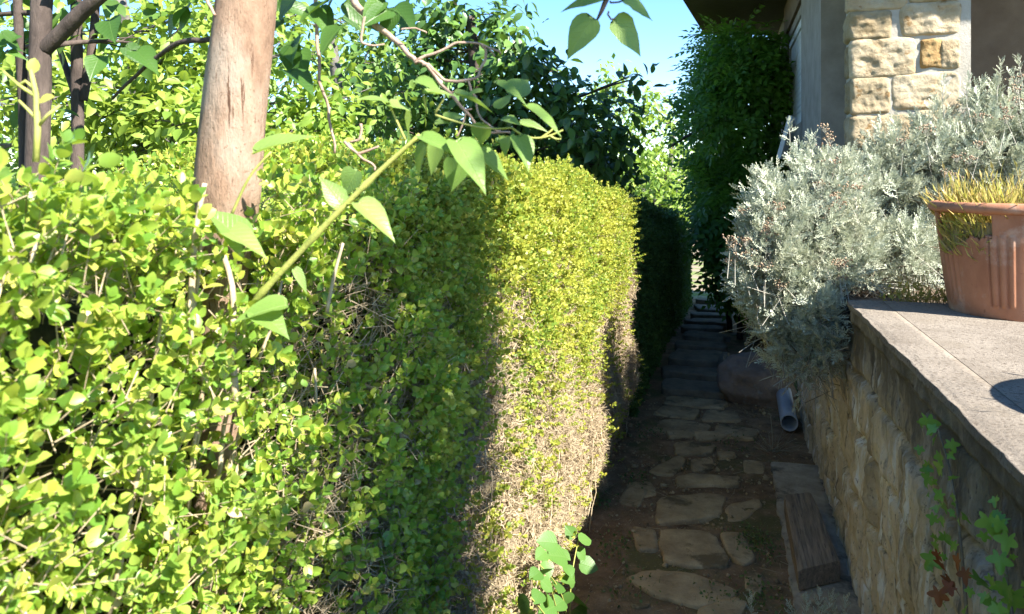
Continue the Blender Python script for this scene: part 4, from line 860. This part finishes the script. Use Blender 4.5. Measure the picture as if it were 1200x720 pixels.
def silver_bush(label, base, ells, nsh, heads, lean=(0, 0, .55), stray=()):
    o = thing('silver_bush', label, 'bush', tuple(base), 'silver-leaved bushes at the terrace end')
    lf, st, hd, old = G(), G(), G(), G(); base = np.array(base)
    wts = np.array([e[1][0]*e[1][2] for e in ells]); wts /= wts.sum()
    for (c, rad), wt in zip(ells, wts):
        n = int(nsh*wt); d0 = rand_dirs(n); d0[:, 1] -= .35; d0 = nrm(d0); rr = rng.uniform(.45, 1, n)**.5
        tip = c+d0*rr[:, None]*rad*(1+.14*noise(d0, 4, 2)[:, None]); d = nrm(d0*.75+np.array(lean)+rng.normal(size=(n, 3))*.35)
        k = tip[:, 2]-.1*d[:, 2] > np.where(tip[:, 1] < 3.12, np.where(tip[:, 0] > WX-.03, TZ+.02, -9), -9)
        k &= ~((tip[:, 0] > WX-.04) & (tip[:, 2] < TZ))
        tip, d = tip[k], d[k]; n = len(tip)
        scatter(lf, SSH, tip-d*.12, d, .8, 1.25); ribbons(st, tip-d*.26, tip-d*.02, .0018)
        m = rng.uniform(0, 1, n) < .35; ribbons(old, tip[m]-d[m]*.2, base*.35+(tip[m]-d[m]*.3)*.65+rng.normal(size=(m.sum(), 3))*.05, .0026)
    hp = []
    for (x, y, F, rp, n) in heads:
        for _ in range(n):
            p = P(x+rng.normal()*rp, y+rng.normal()*rp*1.2, F+rng.uniform(-.06, .06)); hp.append(p)
    for p in hp:
        n = 16; hd = G(); q = p+rng.normal(size=(n, 3))*np.array((.016, .016, .007)); hd.place(scale_t(OCT, .0050), basis(rand_dirs(n), rand_dirs(n)), q)
        ribbons(st, np.repeat((p-(0, 0, .03))[None], n, 0), q, .0006); ribbons(st, (p-np.array((rng.normal()*.03, .05, .16)))[None], (p-(0, 0, .055))[None], .0016); hd.build('flower_head', M['heads'], o)
    for pts in stray:
        q, r = resample(pts, np.linspace(.003, .0015, len(pts)), 24); st.tube(q, r, 6)
        k = np.arange(6, 24, 2); dd = nrm(np.gradient(q, axis=0))[k]; scatter(lf, SLEAF, q[k], nrm(dd+rand_dirs(len(k))*.9), .6, 1.); scatter(lf, SSH, q[-1:]-dd[-1:]*.05, dd[-1:], .6, .7)
    lf.build('foliage', M['silver'], o); st.build('stems', M['silver_stem'], o); old.build('woody_stems', M['old_stem'], o)
    return o
def ell(x, y, F, rx, ry, rd): return (P(x, y, F), np.array((rx/FP*F, rd, ry/FP*F)))
silver_bush('silver-leaved bush spilling over the wall end above the path, pinkish dry flower heads on it', (.5, 3.5, TZ-.05),
    [ell(930, 290, 3.25, 62, 80, .24), ell(905, 310, 3.2, 48, 75, .2), ell(950, 370, 3.12, 48, 55, .2), ell(900, 250, 3.3, 30, 55, .16), ell(965, 235, 3.35, 50, 70, .22), ell(990, 300, 3.25, 45, 70, .2), ell(1040, 300, 3.3, 60, 45, .2), ell(915, 375, 3.2, 30, 40, .15), ell(962, 395, 3.02, 36, 40, .12), ell(935, 405, 3.1, 34, 40, .12)], 1150,
    [(870, 290, 3.1, 8, 8), (905, 262, 3.15, 12, 10), (985, 215, 3.2, 10, 10), (978, 235, 3.18, 8, 10), (908, 320, 3.05, 8, 7), (895, 275, 3.1, 8, 6), (960, 150, 3.35, 8, 4), (990, 310, 3.05, 8, 4)], (-.12, -.1, .55),
    [[P(935, 260, 3.4), P(930, 200, 3.4), P(926, 172, 3.4), P(925, 150, 3.4)], [P(900, 345, 3.1), P(885, 370, 3.08), P(905, 415, 3.08), P(935, 440, 3.05)], [P(945, 390, 3.05), P(940, 420, 3.04), P(942, 452, 3.04), P(935, 468, 3.04)]])
silver_bush('tall silver-leaved bush behind the terracotta pot in front of the stone pillar', (1.15, 3.6, TZ-.05),
    [ell(1070, 215, 3.55, 75, 80, .25), ell(1130, 205, 3.5, 80, 90, .25), ell(1200, 190, 3.45, 80, 90, .25), ell(1270, 200, 3.4, 80, 90, .25), ell(1030, 245, 3.5, 50, 75, .2), ell(1160, 270, 3.5, 90, 60, .22), ell(1170, 140, 3.5, 45, 45, .18)], 1150,
    [(1160, 160, 3.2, 14, 4), (1195, 110, 3.2, 10, 4), (1130, 200, 3.2, 14, 3), (1075, 165, 3.3, 10, 3)], (0, -.1, .8),
    [[P(1170, 150, 3.4), P(1168, 110, 3.4), P(1172, 84, 3.4)], [P(1140, 150, 3.4), P(1132, 120, 3.4), P(1134, 100, 3.4)], [P(1108, 150, 3.5), P(1104, 115, 3.5), P(1106, 98, 3.5)], [P(1195, 130, 3.4), P(1198, 95, 3.4), P(1194, 76, 3.4)]])
# dry weeds growing between bush and slab
g = G(); n = 260; b = np.stack([rng.uniform(.62, 1.25, n), 3.12+rng.uniform(0, .16, n), np.full(n, TZ-.03)], -1); e = b+nrm(np.array((-.1, -.35, .9))+rng.normal(size=(n, 3))*.5)*rng.uniform(.06, .2, n)[:, None]; ribbons(g, b, e, .0016)
scatter(g, [scale_t(LOW, .022)], np.repeat(b*.5+e*.5, 2, 0), rand_dirs(2*n)+np.array((0, 0, .4)))
tag(g.build('weeds', M['grass_dry'], base=(.9, 3.15, TZ)), 'dry yellowish weeds along the back edge of the terrace slab', 'weeds', None, 'stuff')

# ------------------------------------------------------------------ terracotta pot
def pot(label, c, H, R0, R1, broken, group, FL=0.):
    o = thing('plant_pot', label, 'plant pot', tuple(c), group); na, nz = 360, 90
    a = np.linspace(0, 2*math.pi, na, endpoint=False); z = np.linspace(0, 1, nz); A, Zz = np.meshgrid(a, z)
    rad = R0+(R1-R0)*Zz**.85; per = 2*math.pi/8; ph = (A-FL) % per
    band = (ph < per*.42) & (Zz > .1) & (Zz < .80); groove = np.abs(((ph/(per*.42)*3) % 1)-.5)
    fl = (ph/(per*.42)*3) % 1; rad = rad+np.where(band, -.010*np.clip(1-np.abs(np.minimum(fl, 1-fl))/.16, 0, 1)**.7+.004*np.sin(fl*math.pi), 0)*sstep(.1, .14, Zz)*sstep(.8, .76, Zz)
    V = np.stack([c[0]+rad*np.cos(A), c[1]+rad*np.sin(A), c[2]+Zz*(H-.03)], -1)
    i = np.arange(nz-1)[:, None]*na; j = np.arange(na)[None]; k = (j+1) % na; f = np.stack([i+j, i+k, i+na+k, i+na+j], -1)
    if broken is not None:
        ac = (A[:-1]+math.pi/na-broken+math.pi) % (2*math.pi)-math.pi; zc = Zz[:-1]
        jag = .03*np.sin(ac*9)+.018*np.sin(ac*31+1)+.008*np.sin(ac*90)
        hole = (np.abs(ac) < .50) & (zc > .66+.25*np.clip(ac, -.6, .6)+jag) & (zc < .985-.1*np.clip(ac-.2, 0, 1))
        f = f[~hole]
    g = G(); g.add(V, [f.reshape(-1, 4)]); g.F[4].append(np.zeros((0, 4), int)); g.F[na] = [np.arange(na)[None, ::-1]]
    b = g.build('body', TERRA, o); md = b.modifiers.new('thickness', 'SOLIDIFY'); md.thickness = .014; md.offset = -1
    pr = [(R1-.016, H-.034), (R1+.004, H-.036), (R1+.018, H-.03), (R1+.021, H-.02), (R1+.016, H-.004), (R1+.006, H), (R1-.010, H), (R1-.018, H-.008)]
    n = len(pr); V = np.array([[(c[0]+r_*math.cos(t), c[1]+r_*math.sin(t), c[2]+h) for t in a] for r_, h in pr]); i = np.arange(n)[:, None]; j = np.arange(na)[None]
    i2 = (i+1) % n; k = (j+1) % na
    g = G(); g.add(V.reshape(-1, 3), [np.stack([i*na+j, i*na+k, i2*na+k, i2*na+j], -1).reshape(-1, 4)]); g.build('rim', TERRA, o)
    g = G(); rr = np.array([0.001, .4, .8, 1.]); rs_ = R0+(R1-R0)*.80-.015
    V = np.array([[(c[0]+q*rs_*math.cos(t), c[1]+q*rs_*math.sin(t), c[2]+H*.80+.012*math.sin(9*q+3*t)) for t in a] for q in rr]); i = np.arange(3)[:, None]*na
    g.add(V.reshape(-1, 3), [np.stack([i+j, i+na+j, i+na+k, i+k], -1).reshape(-1, 4)]); V2 = np.array([[(c[0]+q*math.cos(t), c[1]+q*math.sin(t), c[2]+h) for t in a] for q, h in ((rs_, H*.80+.01), (R0+(R1-R0)*.45**.85-.015, H*.42))])
    g.add(V2.reshape(-1, 3), [np.stack([j, k, na+k, na+j], -1).reshape(-1, 4)]); so = g.build('soil', POTSOIL, o); so.data.flip_normals()
    return o
pc = P(1196, 368, 2.58); pc[2] = TZ
pa_ = math.atan2(-pc[1]-.0, -pc[0])  # towards the viewer
pot('fluted terracotta pot with a broken hole under its rim, standing on the terrace', pc, .385, .215, .262, pa_-.80, 'terracotta pots on the terrace', pa_-.36)
def grassclump(label, c, R, n, hmin, hmax, nm='pot_grass', spill=None):
    a = rng.uniform(0, 6.28, n); rr = R*np.sqrt(rng.uniform(0, 1, n)); b = np.array(c)+np.stack([rr*np.cos(a), rr*np.sin(a), a*0], -1)
    d = nrm(np.array((0, 0, 1))+rng.normal(size=(n, 3))*.22+np.stack([np.cos(a), np.sin(a), a*0], -1)*(rr/R)[:, None]*.25); h = rng.uniform(hmin, hmax, n)[:, None]; g = G()
    mid = b+d*h*.6; tip = b+d*h+rng.normal(size=(n, 3))*.02; ribbons(g, b, mid, .0016); ribbons(g, mid, tip, .0012)
    m = rng.uniform(0, 1, n) < .4; scatter(g, [(LOW[0]*np.array((.016, .04, .04)), LOW[1])], tip[m]-d[m]*.02, d[m], .6, 1.2)
    scatter(g, [(LOW[0]*np.array((.013, .15, .10)), LOW[1])], b, nrm(d+rng.normal(size=(n, 3))*.25), .6, 1.3)
    if spill is not None:
        m = 150; aa = spill+rng.uniform(-.42, .42, m); b2 = np.array(c)+np.stack([(R+.012)*np.cos(aa), (R+.012)*np.sin(aa), rng.uniform(-.10, .02, m)], -1)
        d2 = nrm(np.stack([np.cos(aa)*.25, np.sin(aa)*.25, np.full(m, .75)], -1)+rng.normal(size=(m, 3))*.35); scatter(g, [(LOW[0]*np.array((.012, .07, .05)), LOW[1])], b2, d2, .6, 1.2)
    o = g.build(nm, M['grass_dry'], base=c); return tag(o, label, 'grass')
grassclump('yellowing grass growing in the broken terracotta pot', pc+np.array((0, 0, .29)), .225, 520, .09, .20, spill=pa_-.8)
p2 = np.array((1.12, 1.62, TZ)); pot('terracotta pot just outside the photo, its round shadow on the slab', p2, .34, .17, .22, None, 'terracotta pots on the terrace')
grassclump('green tuft in the pot outside the photo', p2+np.array((0, 0, .22)), .17, 160, .12, .25)

# ------------------------------------------------------------------ ivy on the wall
LOB = []
for k in range(50):
    t = k/50*2*math.pi; rr = (.36+.40*(1-2*abs((2.5*(t-math.pi/2)/math.pi+.5) % 1-.5)))*(.92+.28*math.sin(t))
    if abs(t-1.5*math.pi) < .45: rr *= .30+1.3*abs(t-1.5*math.pi)
    LOB.append((rr*math.cos(t), .35+rr*math.sin(t), .22*abs(rr*math.cos(t))-.22*(rr*math.sin(t)+.3)**2))
IVY = (np.array([(0, .32, -.04)]+LOB, float), [np.array([(0, 1+k, 1+(k+1) % 50) for k in range(50)])])
def wp(x, y): # point on wall plane
    tx = (x-600)/FP; F = (WX-.02)/(tx*CT-ST); return P(x, y, F)
iv = thing('ivy_vine', 'ivy vine climbing the retaining wall with bright green and a few red leaves', 'vine', tuple(wp(1150, 715)))
g = G(); gr = G()
main = [wp(1135, 760), wp(1130, 680), wp(1122, 600), wp(1112, 545), wp(1096, 492)]; q, r = resample(main, [.004, .0035, .003, .0025, .0015], 30); s = G(); s.tube(q, r, 6)
s2, r2 = resample([wp(1200, 800), wp(1180, 700), wp(1172, 640), wp(1178, 605)], [.004, .003, .002], 20) if False else resample([wp(1200, 800), wp(1182, 700), wp(1175, 640), wp(1178, 605)], [.004, .0035, .003, .002], 20); s.tube(s2, r2, 6); s.build('stem', M['old_stem'], iv)
ivl = [(1098, 492, 16), (1105, 515, 14), (1118, 520, 15), (1096, 545, 14), (1112, 548, 13), (1106, 562, 13), (1122, 582, 12), (1130, 562, 10), (1138, 605, 14), (1120, 610, 12), (1105, 655, 17), (1128, 640, 10), (1175, 610, 24), (1190, 632, 22), (1172, 630, 16), (1192, 655, 20), (1160, 690, 22), (1185, 705, 26), (1170, 705, 18), (1195, 690, 20), (1178, 725, 22), (1140, 715, 14), (1186, 612, 16), (1110, 640, 10)]
ri = np.random.default_rng(8)
for _ in range(26):
    t_ = ri.uniform(0, 1); ivl.append((1096+40*t_+ri.normal()*9, 492+225*t_, ri.uniform(7, 12)))
for _ in range(16): ivl.append((1182+ri.normal()*14, 665+ri.normal()*38, ri.uniform(9, 16)))
for x, y, sz in ivl:
    p = wp(x, y-sz*.3); F = proj(p)[2]; p = p+np.array((-.006-rng.uniform(0, .02), 0, 0)); d = nrm(np.array((-.2, -.25, -.8))+rng.normal(size=3)*.45); up = nrm(np.array((-.7, -.4, .5))+rng.normal(size=3)*.45)
    gg = g; gg.place(scale_t(IVY, sz*1.15/FP*F*rng.uniform(.6, 1.1)), basis(d[None], up[None]), p[None])
for x, y, sz in [(1122, 660, 14), (1140, 655, 15), (1132, 680, 18), (1150, 668, 13), (1125, 692, 14), (1118, 648, 10), (1143, 690, 12)]:
    p = wp(x, y); F = proj(p)[2]; p = p+np.array((-.02-rng.uniform(0, .02), 0, 0)); d = nrm(np.array((-.25, -.25, -.8))+rng.normal(size=3)*.4); up = nrm(np.array((-.7, -.5, .55))+rng.normal(size=3)*.4)
    gr.place(scale_t(IVY, sz*1.25/FP*F), basis(d[None], up[None]), p[None])
g.build('leaves', M['ivy'], iv); o = gr.build('red_leaves', M['ivy_red'], iv); o['label'] = 'reddish brown ivy leaves'

# ------------------------------------------------------------------ small plants on the path
sk = thing('lilac_sucker', 'leafy green sucker with rounded leaves at the foot of the hedge', 'plant', tuple(GP(655, 735)))
st = G(); lv = G(); ZS6 = lambda x, y: (400+x/3, 480+y/3)
FS = 2.62
def FH(x):
    a = TH-math.atan((x-600)/FP); return .50*ST+.50/math.tan(a)*CT
pf = lambda x, y: P(x, y, min(FS, FH(x)))
stems = [[GP(668, 752), pf(668, 690), pf(672, 660), pf(678, 632)], [GP(664, 752), pf(648, 700), pf(640, 665), pf(642, 640)], [GP(668, 752), pf(662, 705), pf(650, 680), pf(632, 662)], [GP(664, 752), pf(634, 715), pf(622, 700)], [GP(670, 752), pf(682, 715), pf(690, 700)]]
for s_ in stems:
    q, r = resample(s_, np.linspace(.003, .0015, len(s_)), 14); st = G(); st.tube(q, r, 6); st.build('stem', M['stem_green'], sk)
sl = [((820, 450), (800, 425)), ((835, 460), (882, 455)), ((830, 490), (850, 515)), ((835, 540), (905, 560)), ((760, 470), (690, 460)), ((790, 520), (720, 505)), ((720, 500), (690, 520)), ((760, 500), (805, 525)), ((740, 560), (695, 580)), ((715, 530), (735, 590)), ((790, 545), (805, 575)), ((700, 570), (668, 590)), ((700, 600), (725, 620)), ((750, 600), (770, 640)), ((800, 590), (825, 620)), ((700, 640), (680, 680)), ((720, 640), (730, 690)), ((660, 670), (615, 700)), ((780, 670), (740, 700)), ((810, 670), (880, 690)), ((800, 640), (790, 690)), ((820, 600), (780, 600)), ((750, 690), (700, 720)), ((820, 700), (860, 720)), ((665, 700), (640, 720))]
for a, b in sl:
    xm = (ZS6(*a)[0]+ZS6(*b)[0])/2; fm = min(FS, FH(xm)); pa2 = P(*ZS6(*a), fm+rng.uniform(-.05, .03)); pb2 = P(*ZS6(*b), fm+rng.uniform(-.07, .02)); d = pb2-pa2; L = max(np.linalg.norm(d), .05)
    up = np.array((.5, -.35, .75))+rng.normal(size=3)*.25; lv.place((ROUND[0]*L, ROUND[1]), basis(nrm(d)[None], up[None]), pa2[None])
blade(lv.build('leaves', M['sucker'], sk), np.tile(ROUND[0]*np.array((1, 1, 0)), (len(sl), 1)))
sb = thing('silver_seedling', 'small silver-leaved plant at the foot of the wall by the sleeper', 'plant', tuple(GP(960, 725, .03)))
g = G(); s = G()
for x, y, F in [(880, 712, 2.6), (960, 705, 2.62), (975, 712, 2.6), (945, 712, 2.58), (990, 716, 2.55), (962, 722, 2.55), (930, 722, 2.55), (975, 725, 2.5)]:
    p = P(x, y, F); b = GP(x+rng.uniform(-6, 6), 740, .04); d = nrm(p-b+rng.normal(size=3)*.02); scatter(g, SSH, (p-d*.07)[None], d[None], .7, .8); ribbons(s, b[None], (p-d*.02)[None], .0018)
g.build('foliage', M['silver'], sb); s.build('stems', M['silver_stem'], sb)
# dry tuft by the pipe
g = G(); n = 46; c = GP(905, 530, .02); b = c+rng.normal(size=(n, 3))*np.array((.02, .02, 0)); e = b+nrm(np.array((0, -.1, .45))+rng.normal(size=(n, 3))*np.array((.7, .5, .2)))*rng.uniform(.06, .2, n)[:, None]; ribbons(g, b, e, .0016)
q, r = resample([c, P(905, 505, proj(c)[2]), P(903, 488, proj(c)[2])], [.002, .0018, .0014], 8); g.tube(q, r, 5)
tag(g.build('dry_grass_tuft', M['straw'], base=c), 'pale dry grass tuft in front of the grey pipe', 'grass')
# low weeds, litter and pebbles of the path
g = G()
for (x, y, n, s_) in [(885, 640, 160, .05), (880, 625, 80, .04), (895, 700, 120, .06), (760, 505, 80, .06), (860, 520, 60, .06), (720, 640, 100, .05), (700, 590, 90, .05), (745, 560, 60, .04), (840, 700, 50, .04), (735, 690, 70, .06)]:
    c = GP(x, y, .03); p = c+rng.normal(size=(n, 3))*np.array((s_, s_*1.4, .003)); scatter(g, [scale_t(HEX, .014)], p, nrm(rand_dirs(n)+np.array((0, 0, .6))), .5, 1.2)
    ribbons(g, p[:n//3], p[:n//3]+nrm(rand_dirs(n//3)+np.array((0, 0, 1.2)))*.03, .0008)
tag(g.build('ground_weeds', M['weed']), 'tiny green weeds and moss growing in the path dirt', 'weeds', None, 'stuff')
g = G(); n = 900; p = np.stack([rng.uniform(-.64, .46, n), rng.uniform(1.8, 5.5, n), np.full(n, .022)], -1); scatter(g, [scale_t(HEX, .016)], p, nrm(rand_dirs(n)*np.array((1, 1, .25))), .5, 1.2)
a = np.stack([rng.uniform(-.64, .46, 300), rng.uniform(1.8, 5.5, 300), np.full(300, .028)], -1); ribbons(g, a, a+nrm(rand_dirs(300)*np.array((1, 1, .12)))*rng.uniform(.03, .1, 300)[:, None], .0012)
tag(g.build('leaf_litter', M['dead_leaf']), 'dry leaves and broken twigs scattered on the path', 'litter', None, 'stuff')
g = G(); n = 1100; p = np.stack([rng.uniform(-.64, .46, n), rng.uniform(1.8, 5.6, n), np.full(n, .02)], -1); Mx = basis(rand_dirs(n), rand_dirs(n))*np.exp(rng.normal(size=n)*.5)[:, None, None]; g.place(scale_t(OCT, .006), Mx, p)
tag(g.build('pebbles', FLAG), 'small pebbles in the path dirt', 'pebbles', None, 'stuff')

for o in bpy.data.objects:
    if '_w' in o: del o['_w']
